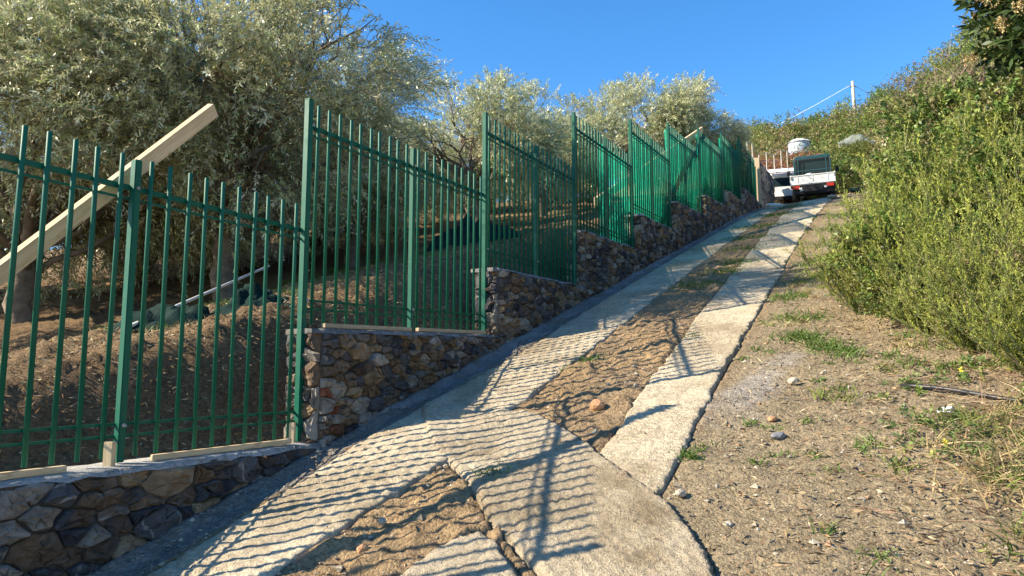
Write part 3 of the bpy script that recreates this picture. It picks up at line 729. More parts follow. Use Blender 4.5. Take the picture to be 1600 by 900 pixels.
for k, w, t, h, rz, wd, lab in [
    (0, 9.3, 1.75, 1.15, .4, 1.0, 'dark broad-leaved bush below the flowering tree'),
    (1, 8.2, 2.1, 1.0, 1.4, 1.0, 'light green bush at the right edge of the bank'),
    (2, 10.4, 1.35, 1.35, 2.4, 1.0, 'brownish bush behind the tall feathery heather'),
    (0, 11.6, 1.5, 1.5, 3.4, 1.0, 'dark green bush high on the right bank'),
    (1, 12.8, 1.45, 1.5, 4.4, 1.0, 'light green bush on the bank left of the reeds'),
    (2, 14.2, 1.4, 1.7, 5.4, 1.0, 'brown leaved bush below the bare purple shrub'),
    (0, 16.2, 1.7, 1.45, .9, 1.0, 'green bush beside the track halfway to the truck'),
    (2, 18.2, 1.9, 1.8, 1.9, 1.0, 'greyish brown bush on the bank skyline'),
    (1, 19.6, 1.75, 1.45, 2.9, 1.0, 'light bush at the verge just below the truck'),
    (0, 22.6, 1.95, 1.5, 3.9, 1.0, 'green bush on the verge across from the truck'),
    (2, 22.0, 2.8, 1.7, 4.9, 1.0, 'brown bush on the skyline across from the truck'),
    (1, 26.2, 2.3, 1.5, 5.9, 1.0, 'light bush where the track bends beyond the truck'),
    (0, 29.5, 2.7, 1.5, .6, 1.0, 'dark bush at the bend of the track on its right'),
    (0, 6.6, .42, .55, 1.7, 1.1, 'small leafy green bush between the two front heathers'),
    (0, 7.2, .45, .8, 2.2, 1.2, 'dark leafy tangle in the middle of the front heathers'),
    (2, 6.15, .85, .55, .2, 1.2, 'dry brown tangle at the foot of the right hand heathers'),
    (0, 8.1, 1.0, 1.0, 4.2, 1.0, 'dark leafy bush showing between the tall heathers'),
    (1, 5.6, 1.15, .55, 3.1, 1.2, 'low leafy green bush above the pipe end'),
    (0, 8.9, 1.2, 1.3, 5.1, 1.0, 'dark broad-leaved bush behind the broad yellow heather'),
    (1, 6.6, 2.3, .9, .7, 1.0, 'bush at the right margin above the small heather')]: scrub(k, w, t, h, lab, rz, wd)
for k, w, t, h, rz, wd, lab in [
    (0, 33.2, -1.5, 1.6, .4, 1.15, 'dark green rounded bush right behind the truck cab'),
    (0, 35.4, -.75, 1.5, 1.4, 1.3, 'dark green bush inside the bend of the upper track'),
    (3, 37.4, -2.9, 1.5, 2.4, 1.2, 'reddish brush in front of the white tank'),
    (3, 33.8, -4.6, 1.4, 3.0, 1.2, 'reddish brush beside the pale frame posts'),
    (2, 33.0, -3.3, 1.0, 3.9, 1.2, 'dry grassy brush behind the white van'),
    (1, 38.0, .3, 1.5, .2, 1.2, 'pale bush under the sheet of grey netting')]: scrub(k, w, t, h, lab, rz, wd, 'bushes around the tank at the top of the track')

# far brush on the hill, one mass
rng = np.random.default_rng(55); parts = []
for _ in range(150):
    w = rng.uniform(37, 56); t = rng.uniform(-9, 13)
    if -2.2 < t - (w - 36) * .3 < 1.6 and w < 47: continue
    hgt = rng.uniform(.9, 1.9) * (1 if t > -3 else .7); lobes = [(rng.uniform(-.9, .9), rng.uniform(-.9, .9), hgt * rng.uniform(.2, .8), rng.uniform(.5, .8)) for _ in range(6)]
    p, D0 = crown_shoots(260, lobes, rng, -.2, 1.2, .4, .4); pal = [SCRUB, [(.17, .19, .045), (.23, .24, .06)], [(.13, .20, .04), (.10, .16, .035)], [(.27, .20, .11), (.21, .18, .075)]][rng.integers(0, 4)]
    V, F, C = leaf_cloud(p, D0, rng.uniform(.2, .45, len(p)), 6, .13, .065, .9, .1, rng, pal)
    x, y = WT(w, t); V = V + np.array([x, y, landf(w, t)]); parts.append((V, F, C))
me = np_mesh('hill_brush', *merge(parts)); tag(link('hill_brush', me, LEAF), 'mass of green and brown brush covering the hilltop', 'brush', None, 'stuff')

# flowering broad-leaved tree in the upper right corner
def flower_tree():
    rng = np.random.default_rng(61); rg = random.Random(61)
    w, t = 8.9, 1.98; e = empty('flowering_tree', P(w, t, landf(w, t)), 'dark glossy tree with cream flower clusters in the upper right corner', 'tree')
    lobes = [(rng.uniform(-.5, .5), rng.uniform(-.5, .5), rng.uniform(.9, 2.9), rng.uniform(.35, .5)) for _ in range(16)]
    p, D0 = crown_shoots(1900, lobes, rng, -.22, 1.6, .55, .45)
    V, F, C = leaf_cloud(p, D0, rng.uniform(.06, .16, len(p)), 9, .15, .042, .95, .1, rng, [(.035, .06, .016), (.05, .085, .022), (.075, .105, .028), (.028, .045, .014)], None, .55, False)
    link('crown', np_mesh('leaf_crown', V, F, C), LEAF, e)
    b = MB()
    pts = bend((0, 0, -.3), (.1, 0, 1.4), 5, rg, .05); rough_tube(b, pts, [.09, .08, .07, .065, .06, .055], 8, .08, 1)
    for l in lobes: b.tube(bend(pts[rg.randint(2, 5)], l[:3], 4, rg, .1), [.03, .025, .02, .014, .008], 6)
    b.build('trunk', BARK, e, True)
    outer = np.argsort(-((p[:, :2] - p[:, :2].mean(0)) ** 2).sum(1) - .15 * p[:, 2]); sel = outer[:1100][rng.choice(1100, 170, replace=False)][:120]
    me = None
    for i in range(3):
        q = unit(rng.normal(size=(70, 3))) * rng.random((70, 1)) ** .5 * np.array([.05, .05, .075]); V, F, C = leaf_cloud(q, unit(q + [0, 0, .05]), np.full(70, .02), 4, .022, .016, .9, 0, rng, [(.52, .42, .22), (.60, .50, .28), (.42, .30, .14)], None, .5, False)
        mm = np_mesh('flower_cluster', V, F, C); mm.materials.append(DRY); 
        for j in sel[i::3]: link('flower_cluster', mm, None, e, tuple(p[j] + D0[j] * .22), (rg.uniform(0, .4), rg.uniform(0, .4), rg.uniform(0, 6)))
flower_tree()

# bare purple shrubs on the skyline
def bare_shrub(w, t, h, label, seed, dense):
    rng = np.random.default_rng(seed); rg = random.Random(seed); e = empty('bare_shrub', P(w, t, landf(w, t) - .05), label, 'shrub', None, (0, 0, rg.uniform(0, 6))); b = MB(); tips = []
    for i in range(9):
        a = rg.uniform(0, 6.28); q = bend((0, 0, 0), (math.cos(a) * h * .28 * rg.random(), math.sin(a) * h * .28 * rg.random(), h * rg.uniform(.55, .85)), 6, rg, .05)
        b.tube(q, [.03, .027, .023, .02, .016, .012, .008], 5)
        for _ in range(9):
            s = rg.randint(2, 6); d = Vector((rg.uniform(-1, 1), rg.uniform(-1, 1), rg.uniform(.2, 1.1))).normalized(); r = bend(q[s], q[s] + d * h * rg.uniform(.12, .32), 4, rg, .07); b.tube(r, [.010, .008, .007, .005, .003], 4)
            for _ in range(5):
                d2 = (d + Vector((rg.uniform(-1, 1), rg.uniform(-1, 1), rg.uniform(-.5, .8))) * .8).normalized(); z = r[rg.randint(1, 4)]; b.tube([z, z + d2 * h * .07, z + d2 * h * .13], [.005, .004, .002], 3); tips.append((z, d2))
    b.build('branch', TWIG, e)
    tp = np.array([z for z, d in tips]); td = np.array([d for z, d in tips]); k = rng.random(len(tp)) < dense
    V, F, C = leaf_cloud(tp[k], td[k], np.full(k.sum(), h * .14), 7, .05, .03, .9, .1, rng, [(.22, .12, .10), (.20, .13, .07), (.16, .10, .08), (.12, .12, .05)])
    link('foliage', np_mesh('shrub_foliage', V, F, C), DRY, e)
bare_shrub(15.0, 1.62, 2.3, 'nearly bare purple-brown shrub standing up against the sky', 71, .6)
bare_shrub(16.6, 1.4, 2.1, 'bare purplish shrub left of the taller one on the skyline', 72, .7)
bare_shrub(19.5, 1.8, 2.0, 'brownish leafless shrub where the bank skyline meets the hill', 73, .8)

# pale reeds
def reeds(w, t, label, seed, n=170, h=1.35):
    rng = np.random.default_rng(seed); az = rng.uniform(0, 6.28, n); tl = rng.uniform(.1, .9, n); d = np.stack([np.cos(az) * np.sin(tl), np.sin(az) * np.sin(tl), np.cos(tl)], 1); p0 = rng.normal(0, .14, (n, 3)) * [1, 1, 0]
    L = rng.uniform(.6, 1.0, n) * h; K = 8; V = []; side = unit(np.cross(d, [0, 0, 1.0]))
    for i in range(K):
        s = i / (K - 1); c = p0 + d * (L * s)[:, None] - np.array([0, 0, 1]) * (L * .42 * s ** 2.2)[:, None]; w_ = .013 * (1 - s ** 2) + .001
        V += [c - side * w_, c + side * w_ + np.array([0, 0, .004])]
    V = np.stack(V, 1).reshape(-1, 3); b = np.arange(n)[:, None] * 2 * K; F = np.concatenate([b + np.array([[2 * i, 2 * i + 1, 2 * i + 3, 2 * i + 2]]) for i in range(K - 1)])
    cc = np.array([(.42, .37, .22), (.34, .33, .17), (.50, .44, .28), (.24, .27, .12)])[rng.integers(0, 4, n)]; C = np.repeat(cc, 2 * K, 0)
    e = empty('reed_clump', P(w, t, landf(w, t)), label, 'reeds', 'pale reed clumps on the right bank'); link('blade', np_mesh('reed_blades', V, F, C), DRY, e)
    q = rng.choice(n, 9, replace=False); dd = unit(d[q] * [.5, .5, 1.3]); Vp, Fp, Cp = leaf_cloud(p0[q] + dd * h * .85, dd, np.full(9, .34), 70, .06, .008, .35, .12, rng, [(.55, .47, .33), (.46, .38, .26)], None, .5, False)
    sv, sf = stems(p0[q], dd, np.full(9, h * .95), 0, .006); link('plume', np_mesh('reed_plumes', *merge([(Vp, Fp, Cp), (sv, sf, np.full((len(sv), 3), .3))])), DRY, e)
reeds(10.4, 1.5, 'pale arching reed clump beside the flowering tree', 81)
reeds(11.4, 1.2, 'reed clump with feathery plumes leaning left on the skyline', 82)
reeds(10.0, 1.9, 'reed clump half hidden under the flowering tree', 83)

# ------------------------------------------------------------------ ground cover: pebbles, litter, grass
def pebbles():
    rng = np.random.default_rng(91); n = 21000
    w = 1.9 + 9.5 * rng.random(n) ** 1.6; t = rng.uniform(-3.3, 1.6, n)
    k = ~(inside(LSTRIP, w, t) | inside(RSTRIP, w, t) | inside(SLABB, w, t)) | (rng.random(n) < .12); w = w[k]; t = t[k]; n = len(w)
    s = .003 + .009 * rng.random(n) ** 3 + .020 * rng.random(n) ** 26
    onslab = inside(LSTRIP, w, t) | inside(RSTRIP, w, t) | inside(SLABB, w, t); z = land(w, t) + np.where(onslab, .022, .003) ; s = np.where(onslab, s * .6, s); x, y = WT(w, t)
    o = np.array([(1, 0, 0), (0, 1, 0), (-1, 0, 0), (0, -1, 0), (0, 0, 1), (0, 0, -1)], float)
    V = o[None] * rng.uniform(.55, 1.35, (n, 6, 1)) * np.stack([s, s * rng.uniform(.6, 1, n), s * rng.uniform(.4, .8, n)], 1)[:, None] + rng.normal(0, .15, (n, 6, 3)) * s[:, None, None]
    a = rng.uniform(0, 6.28, n); ca, sa = np.cos(a)[:, None], np.sin(a)[:, None]; V = np.stack([V[..., 0] * ca - V[..., 1] * sa, V[..., 0] * sa + V[..., 1] * ca, V[..., 2]], -1) + np.stack([x, y, z], 1)[:, None]
    f = np.array([(0, 1, 4), (1, 2, 4), (2, 3, 4), (3, 0, 4), (1, 0, 5), (2, 1, 5), (3, 2, 5), (0, 3, 5)]); F = (np.arange(n)[:, None, None] * 6 + f[None]).reshape(-1, 3)
    cc = np.array([(.30, .25, .18), (.38, .33, .25), (.20, .18, .15), (.30, .19, .11), (.38, .34, .28)])[rng.integers(0, 5, n)] * rng.uniform(.7, 1.2, (n, 1))
    k = N('pebble'); k.pbr(k.attr('col'), .9, 0, None, .2); tag(link('gravel', np_mesh('gravel', V.reshape(-1, 3), F, np.repeat(cc, 6, 0)), k.m), 'loose gravel and small stones strewn over the dirt', 'gravel', None, 'stuff')
pebbles()
def litter():
    rng = np.random.default_rng(92); n1, n2 = 34000, 9000
    w = np.concatenate([rng.uniform(1.5, 10, n1), 2.2 + 6 * rng.random(n2) ** 1.3]); t = np.concatenate([-3.62 - 4.5 * rng.random(n1) ** 1.5, -.9 + 2.6 * rng.random(n2) ** .55])
    n = n1 + n2; x, y = WT(w, t); p = np.stack([x, y, land(w, t) + .012 + .015 * rng.random(n)], 1); d = unit(rng.normal(size=(n, 3)) * [1, 1, .28])
    V, F, C = leaf_cloud(p, d, np.full(n, .01), 1, .05, .011, .1, 0, rng, [(.22, .14, .075), (.30, .21, .12), (.15, .10, .06), (.36, .29, .18), (.20, .17, .10)])
    tag(link('leaf_litter', np_mesh('leaf_litter', V, F, C), DRY), 'dry leaves and straw lying on the bare earth', 'leaf litter', None, 'stuff')
litter()
def grass():
    rng = np.random.default_rng(93); W_, T_, H_, G_ = [], [], [], []
    def tuft(w, t, r, n, h, g): 
        W_.extend(w + rng.normal(0, r, n)); T_.extend(t + rng.normal(0, r, n)); H_.extend(h * rng.uniform(.5, 1.2, n)); G_.extend([g] * n)
    for w, t, r, n, h in [(3.58, -1.86, .045, 130, .09), (3.95, -.90, .03, 70, .07), (6.55, -.55, .10, 260, .09), (6.2, -.35, .08, 220, .09), (6.0, -.20, .06, 160, .08), (7.3, -.62, .12, 240, .08), (8.4, -.8, .12, 220, .08), (5.9, -2.15, .05, 120, .06), (5.6, -2.2, .05, 90, .06),
                          (6.7, -1.45, .06, 80, .05), (9.6, -2.0, .16, 260, .09), (10.6, -1.85, .16, 260, .09), (11.5, -1.8, .18, 300, .09), (13.2, -2.0, .2, 260, .08), (15, -2.1, .25, 260, .09), (17.5, -2.15, .3, 320, .10), (20.5, -2.1, .35, 400, .10), (23.5, -2.0, .3, 300, .1), (9.5, -.6, .2, 320, .08), (11, -.5, .3, 420, .08), (13, -.5, .35, 420, .09), (15.5, -.4, .4, 420, .09), (18.5, -.4, .4, 420, .09), (22, -.3, .4, 400, .1), (28, -.2, .5, 380, .12), (31.5, .4, .5, 380, .12)]: tuft(w, t, r, n, h, 0)
    for _ in range(60): tuft(rng.uniform(2.4, 6.5), .55 + rng.normal(0, .35), .05, 45, .08, rng.integers(0, 3))
    for _ in range(40): tuft(rng.uniform(2.4, 4.8), .85 + rng.normal(0, .2), .07, 50, .13, rng.integers(0, 3))
    for _ in range(70): tuft(rng.uniform(6.5, 14), rng.uniform(-.9, .4), .05, 30, .06, rng.integers(0, 3))
    for _ in range(120): tuft(rng.uniform(4, 12), rng.uniform(-8.5, -5.0), .09, 60, .08, 0)
    for _ in range(40): tuft(rng.uniform(2.3, 5.0), .70 + rng.normal(0, .25), .07, 24, .15, 2 if rng.random() < .7 else 1)
    for _ in range(25): tuft(rng.uniform(3.0, 6.5), -.2 + rng.normal(0, .5), .03, 22, .05, 0)
    w = np.array(W_); t = np.array(T_); h = np.array(H_); g = np.array(G_); n = len(w); x, y = WT(w, t); p = np.stack([x, y, land(w, t)], 1)
    d = unit(rng.normal(0, .5, (n, 3)) + [0, 0, 1.0]); side = unit(np.cross(d, rng.normal(size=(n, 3)))); K = 4; V = []
    for i in range(K):
        s = i / (K - 1); c = p + d * (h * s)[:, None] + (d * [1, 1, 0]) * (h * .8 * s * s)[:, None] - np.array([0, 0, 1]) * (h * .18 * s * s)[:, None]; ww = (.0032 * (1 - s) + .0005) * (1 + w[:, None] * .06); V += [c - side * ww, c + side * ww]
    V = np.stack(V, 1).reshape(-1, 3); b = np.arange(n)[:, None] * 2 * K; F = np.concatenate([b + np.array([[2 * i, 2 * i + 1, 2 * i + 3, 2 * i + 2]]) for i in range(K - 1)])
    pal = np.array([(.10, .165, .03), (.17, .20, .05), (.36, .28, .14)]); cc = pal[g] * rng.uniform(.7, 1.35, (n, 1)); C = np.repeat(cc, 2 * K, 0)
    tag(link('verge_grass', np_mesh('verge_grass', V, F, C), LEAF), 'tufts of short green and dry grass dotted over the ground', 'grass', None, 'stuff')
grass()
def weeds():
    rng = np.random.default_rng(94); n = 900; w = 2.3 + 3.6 * rng.random(n); t = .55 + rng.normal(0, .30, n) + .1 * (w - 3); k = noise2(w * 2.2, t * 2.2, 12) > .10; w = w[k]; t = t[k]; n = len(w)
    x, y = WT(w, t); p = np.stack([x, y, land(w, t)], 1); d = unit(rng.normal(0, .5, (n, 3)) + [0, 0, 1.0])
    V, F, C = leaf_cloud(p, d, rng.uniform(.03, .09, n), 9, .032, .017, 1.0, .1, rng, [(.12, .19, .045), (.17, .24, .05), (.10, .16, .05), (.24, .25, .07)], None, .5, False)
    m = rng.random(n) < .025; V2, F2, C2 = leaf_cloud(p[m] + [0, 0, .06], d[m], np.full(m.sum(), .03), 12, .018, .014, 1.0, .1, rng, [(.70, .58, .06), (.62, .55, .12)], None, .5, False)
    n3 = 420; w = 2.3 + 3.2 * rng.random(n3); t = .6 + rng.normal(0, .28, n3); x, y = WT(w, t); p = np.stack([x, y, land(w, t) + .02 + .05 * rng.random(n3)], 1); d = unit(rng.normal(size=(n3, 3)) * [1, 1, .3]); sv, sf = stems(p, d, rng.uniform(.08, .30, n3), .1, .0022)
    cs = np.array([(.34, .22, .13), (.42, .31, .18), (.26, .15, .10)])[np.repeat(rng.integers(0, 3, n3), 9)]
    tag(link('verge_weeds', np_mesh('verge_weeds', *merge([(V, F, C), (V2, F2, C2), (sv, sf, cs)])), LEAF), 'low leafy weeds, yellow flowers and dry stalks in the bottom right corner', 'weeds', None, 'stuff')
weeds()

# ------------------------------------------------------------------ green net behind the upper panels
def m_net(name, col, open_):
    k = N(name); c = k.coord(); f = k.noise(c, 5, 5, .6)
    cc = k.ramp(f, [(.3, tuple(x * .75 for x in col)), (.7, tuple(x * 1.25 for x in col))])
    d = k.n('ShaderNodeBsdfDiffuse'); k.l(cc, d.inputs[0]); tr = k.n('ShaderNodeBsdfTranslucent'); k.l(cc, tr.inputs[0]); tp = k.n('ShaderNodeBsdfTransparent')
    m1 = k.n('ShaderNodeMixShader'); m1.inputs[0].default_value = .6; k.l(d.outputs[0], m1.inputs[1]); k.l(tr.outputs[0], m1.inputs[2])
    m2 = k.n('ShaderNodeMixShader'); op = k.ramp(k.noise(c, 2.2, 4), [(.3, (open_ - .12,) * 3), (.7, (open_ + .15,) * 3)]); k.l(op, m2.inputs[0]); k.l(m1.outputs[0], m2.inputs[1]); k.l(tp.outputs[0], m2.inputs[2]); k.l(m2.outputs[0], k.out.inputs[0]); return k.m
NETM = m_net('green_net', (.02, .56, .36), .34); NETG = m_net('grey_net', (.42, .46, .42), .4)
def wavy_sheet(x0, x1, z0, z1, slope, y, seed, nx=40, nz=18, amp=.02):
    V = []; 
    for i in range(nx + 1):
        for j in range(nz + 1):
            x = x0 + (x1 - x0) * i / nx; h = z0 + (z1 - z0) * j / nz; V.append((x, y + amp * float(fbm(np.array([x * 2.2]), np.array([h * 1.5]), 3, seed)[0]) * 2, h + slope * x))
    F = [(i * (nz + 1) + j, (i + 1) * (nz + 1) + j, (i + 1) * (nz + 1) + j + 1, i * (nz + 1) + j + 1) for i in range(nx) for j in range(nz)]
    b = MB(); b.add(V, F); return b
for i in range(3, 9):
    L = PW[i + 1] - PW[i]; s = (TOP[i][1] - TOP[i][0]) / L; x0 = L * .45 if i == 3 else .03
    o = wavy_sheet(x0, L - .03, .06, 1.50, s, .060, 200 + i).build('shade_net', NETM, None, True, 0, P(PW[i], FT, TOP[i][0]), (0, 0, RZ))
    tag(o, ['emerald shade net covering the upper half of the fourth fence panel'] [0] if i == 3 else f'emerald green shade net stretched behind the {ORD[i]} fence panel up the track' if i < 8 else 'dark green shade net on the topmost fence panel', 'net', 'green shade nets on the fence')

# ------------------------------------------------------------------ timber
def beam(name, a, b, sx, sy, mat, label, cat, group=None, roll=0):
    a = Vector(a); b = Vector(b); d = b - a; q = d.to_track_quat('X', 'Z').to_matrix() @ Matrix.Rotation(roll, 3, 'X')
    m = MB(); m.box((0, 0, 0), (d.length, sx, sy)); me = m.mesh(name, False, .003); me.materials.append(mat)
    o = bpy.data.objects.new(name, me); COL.objects.link(o); o.matrix_world = Matrix.Translation((a + b) / 2) @ q.to_4x4(); return tag(o, label, cat, group)
beam('timber_brace', P(.10, -3.64, .10), P(3.10, -3.545, 3.17), .045, .082, WOOD, 'pale timber beam leaning diagonally behind the nearest fence panel', 'timber', None, .25)
beam('timber_plank', P(12.4, -4.4, 4.70), P(17.85, -3.545, 7.60), .05, .15, WOOD, 'long pale plank sloping up behind the netted fence panels', 'timber', None, .2)
beam('wooden_batten', P(1.3, -3.395, 1.11 + .019), P(2.23, -3.395, 1.113 + .019), .035, .03, WOOD, 'short pale batten lying on the lowest wall at the left edge', 'batten')
beam('wooden_batten', P(2.70, -3.405, 1.118 + .019), P(3.70, -3.395, 1.128 + .019), .035, .03, WOOD, 'pale batten lying on the lowest wall right of the middle post', 'batten')
beam('wooden_batten', P(3.98, -3.39, 1.885 + .020), P(5.04, -3.39, 1.92 + .020), .035, .03, WOODO, 'left one of two grey battens on the second wall step', 'batten')
beam('wooden_batten', P(5.14, -3.39, 1.924 + .020), P(6.32, -3.39, 1.964 + .020), .035, .03, WOODO, 'right one of two grey battens on the second wall step', 'batten')
beam('wooden_wedge', P(2.475, -3.43, 1.112), P(2.475, -3.43, 1.235), .04, .045, WOOD, 'small upright wood block against the foot of the middle post', 'block')
beam('wooden_wedge', P(3.775, -3.45, 1.125), P(3.775, -3.45, 1.26), .035, .04, WOOD, 'small upright wood block against the foot of the first tall post', 'block')

# ------------------------------------------------------------------ loose things on the ground
def lump(name, w, t, size, mat, label, cat, seed, sub=3, amp=.35, sink=.2, rz=0, group=None, facet=False):
    bm = bmesh.new(); bmesh.ops.create_icosphere(bm, subdivisions=sub, radius=1)
    co = np.array([v.co[:] for v in bm.verts]); n = noise3(co * 1.3 + seed, seed) + .5 * noise3(co * 3.1 + seed, seed + 1)
    for v, q in zip(bm.verts, n): v.co = Vector((v.co.x * size[0], v.co.y * size[1], v.co.z * size[2])) * (1 + amp * q)
    me = bpy.data.meshes.new(name); bm.to_mesh(me); bm.free()
    for p in me.polygons: p.use_smooth = not facet
    o = link(name, me, mat, None, P(w, t, landf(w, t) + size[2] * (1 - sink) + .0), (0, 0, rz)); return tag(o, label, cat, group)
ROCKR = m_plain('rust_rock', (.42, .23, .12), .9, 0, .35, 14, .6); ROCKG = m_plain('grey_rock', (.20, .20, .21), .9, 0, .3, 14, .6); ROCKP = m_plain('pale_rock', (.38, .33, .26), .9, 0, .25, 14, .6)
lump('rock', 4.70, -1.67, (.052, .045, .045), ROCKR, 'rust-orange rock in the dirt between the concrete tracks', 'rock', 25, 2, .35, .25, 0, None, True)
lump('rock', 4.34, -.50, (.055, .038, .022), ROCKG, 'flat grey stone on the verge below the cement stain', 'rock', 6, 2, .5, .3, .6, None, True)
lump('rock', 4.60, -.56, (.042, .03, .018), ROCKR, 'orange brick shard on the verge beside the cement stain', 'rock', 27, 2, .3, .3, 1, None, True)
lump('rock', 5.28, -.50, (.034, .03, .03), ROCKP, 'pale pointed stone at the right rim of the cement stain', 'rock', 8, 2, .6, .25, 2, None, True)
lump('rock', 3.27, -.59, (.022, .017, .014), ROCKP, 'small pale stone on the verge near the bottom edge', 'rock', 9, 2, .5, .25, 0, None, True)
lump('rock', 3.52, -.85, (.035, .026, .02), ROCKP, 'pale stone beside the broken end of the right concrete track', 'rock', 10, 2, .5, .25, 1, None, True)
lump('rock', 2.75, -2.08, (.03, .026, .02), ROCKR, 'orange stone at the bottom edge beside the left track', 'rock', 11, 2, .5, .25, 1, None, True)
lump('rock', 3.0, -2.16, (.024, .02, .02), ROCKP, 'pale stone in the dirt beside the left track', 'rock', 12, 2, .5, .25, 1, None, True)
TARP = m_plain('dark_tarp', (.008, .024, .021), .85, 0, .5, 8, .6, .1); TARPB = m_plain('pale_net', (.32, .40, .44), .6, 0, .4, 12, .6)
def tarp(name, w, t, sx, sy, h, label, seed, rz):
    n = 34; V = []; 
    for i in range(n + 1):
        for j in range(n + 1):
            a = -1 + 2 * i / n; b = -1 + 2 * j / n; r = min(1, math.hypot(a, b)); e = max(0, 1 - r ** 2.2)
            f1 = float(fbm(np.array([a * 3.3 + seed]), np.array([b * 3.3]), 4, seed)[0])
            x = a * sx * (1 + .15 * f1); y = b * sy; V.append((x, y, h * e * (.75 + 1.1 * f1) + .01 * e))
    F = [(i * (n + 1) + j, (i + 1) * (n + 1) + j, (i + 1) * (n + 1) + j + 1, i * (n + 1) + j + 1) for i in range(n) for j in range(n)]
    b = MB(); b.add(V, F); g = landf(w, t)
    V2 = []; c, s_ = math.cos(rz), math.sin(rz); x0, y0 = WT(w, t)
    for x, y, z in b.v:
        X = x0 + c * x - s_ * y; Y = y0 + s_ * x + c * y; ww = DX * X + DY * Y; tt = DY * X - DX * Y; V2.append((X - x0, Y - y0, z + landf(ww, tt) - g + .012))
    b.v = V2; tag(b.build(name, TARP, None, True, 0, P(w, t, g)), label, 'olive net', 'dark olive nets lying under the trees')
tarp('folded_net', 4.25, -5.30, .42, .24, .16, 'crumpled dark net on the ground left of the bare olive trunk', 3, .1)
tarp('folded_net', 4.75, -4.85, .34, .22, .18, 'crumpled dark net on the ground in front of the bare olive trunk', 4, .3)
tarp('folded_net', 10.0, -5.6, .9, .5, .35, 'dark net heap behind the third fence panel', 5, .5)
m = MB(); m.tube([P(3.95, -5.35, landf(3.95, -5.35) + .05), P(5.6, -5.5, landf(5.6, -5.5) + .30)], [.016, .012], 7); tag(m.build('pale_pole', m_plain('pale_pole', (.55, .52, .46), .6), None, True), 'thin pale pole lying up the slope behind the nearest fence panel', 'pole')
BLACKP = m_plain('black_pipe', (.025, .024, .026), .45, 0, .3, 10, .1)
m = MB(); pts = []
for i in range(9):
    s_ = i / 8; w_ = 5.17 - .32 * s_; t_ = .13 + .62 * s_; pts.append(P(w_, t_, landf(w_, t_) + .022 + .012 * math.sin(s_ * 5)))
m.tube(pts, .013, 9); tag(m.build('black_pipe', BLACKP, None, True), 'black plastic pipe lying on the bare verge at right', 'pipe')
PAPER = m_plain('white_scrap', (.75, .74, .72), .7, 0, .1, 12, .3)
lump('paper_scrap', 4.72, .33, (.055, .04, .022), PAPER, 'crumpled white scrap of paper below the black pipe', 'litter', 14, 2, 1.2, .3, .5, None, True)

# ------------------------------------------------------------------ pickup truck, seen from behind
WHITEP = m_plain('white_paint', (.74, .73, .70), .4, 0, .08, 5, .05); TEAL = m_plain('dark_teal_paint', (.018, .065, .075), .35, 0, .2, 4, .03, .5)
BLACKM = m_plain('black_chassis', (.012, .012, .013), .6, 0, .3, 8, .1); RUB = m_plain('tyre_rubber', (.02, .02, .02), .85, 0, .3, 20, .2)
def m_glass():
    k = N('window_glass'); return k.pbr((.015, .03, .035), .22, 0, None, .25)
GLASS = m_glass(); REDL = m_plain('red_lens', (.45, .03, .02), .25, 0, .1, 5, 0); CHAL = m_plain('clear_lens', (.75, .75, .7), .25, 0, .1, 5, 0); STEEL = m_plain('steel', (.42, .42, .42), .45, .6, .2, 9, .1)
def frame_at(w, t, az, extra_pitch=0, extra_roll=0):
    o = P(w, t, landf(w, t)); f = (P(w + 2.0, t, landf(w + 2.0, t)) - P(w, t, landf(w, t))).normalized(); l = (P(w, t - .6, landf(w, t - .6)) - P(w, t + .6, landf(w, t + .6))).normalized()
    up = f.cross(l).normalized(); l = up.cross(f)
    M = Matrix((f, l, up)).transposed().to_4x4(); M = M @ Matrix.Rotation(az, 4, 'Z') @ Matrix.Rotation(extra_pitch, 4, 'Y') @ Matrix.Rotation(extra_roll, 4, 'X'); M.translation = o; return M
def wheel(parent, x, y, r, wd, side):
    m = MB(); prof = [(r * .62, wd * .5), (r * .93, wd * .5), (r, wd * .32), (r, -wd * .32), (r * .93, -wd * .5), (r * .62, -wd * .5)]; n = 20; v = []; f = []
    for k in range(n):
        a = 2 * math.pi * k / n
        for rr, yy in prof: v.append((x + rr * math.cos(a), y + yy, r + rr * math.sin(a)))
    np_ = len(prof)
    for k in range(n):
        for j in range(np_): f.append((k * np_ + j, k * np_ + (j + 1) % np_, ((k + 1) % n) * np_ + (j + 1) % np_, ((k + 1) % n) * np_ + j))
    m.add(v, f); o = m.build('wheel', RUB, parent, True)
    m = MB(); m.tube([(x, y - wd * .35, r), (x, y + wd * .35, r)], r * .63, 16); m.build('rim', STEEL, o)
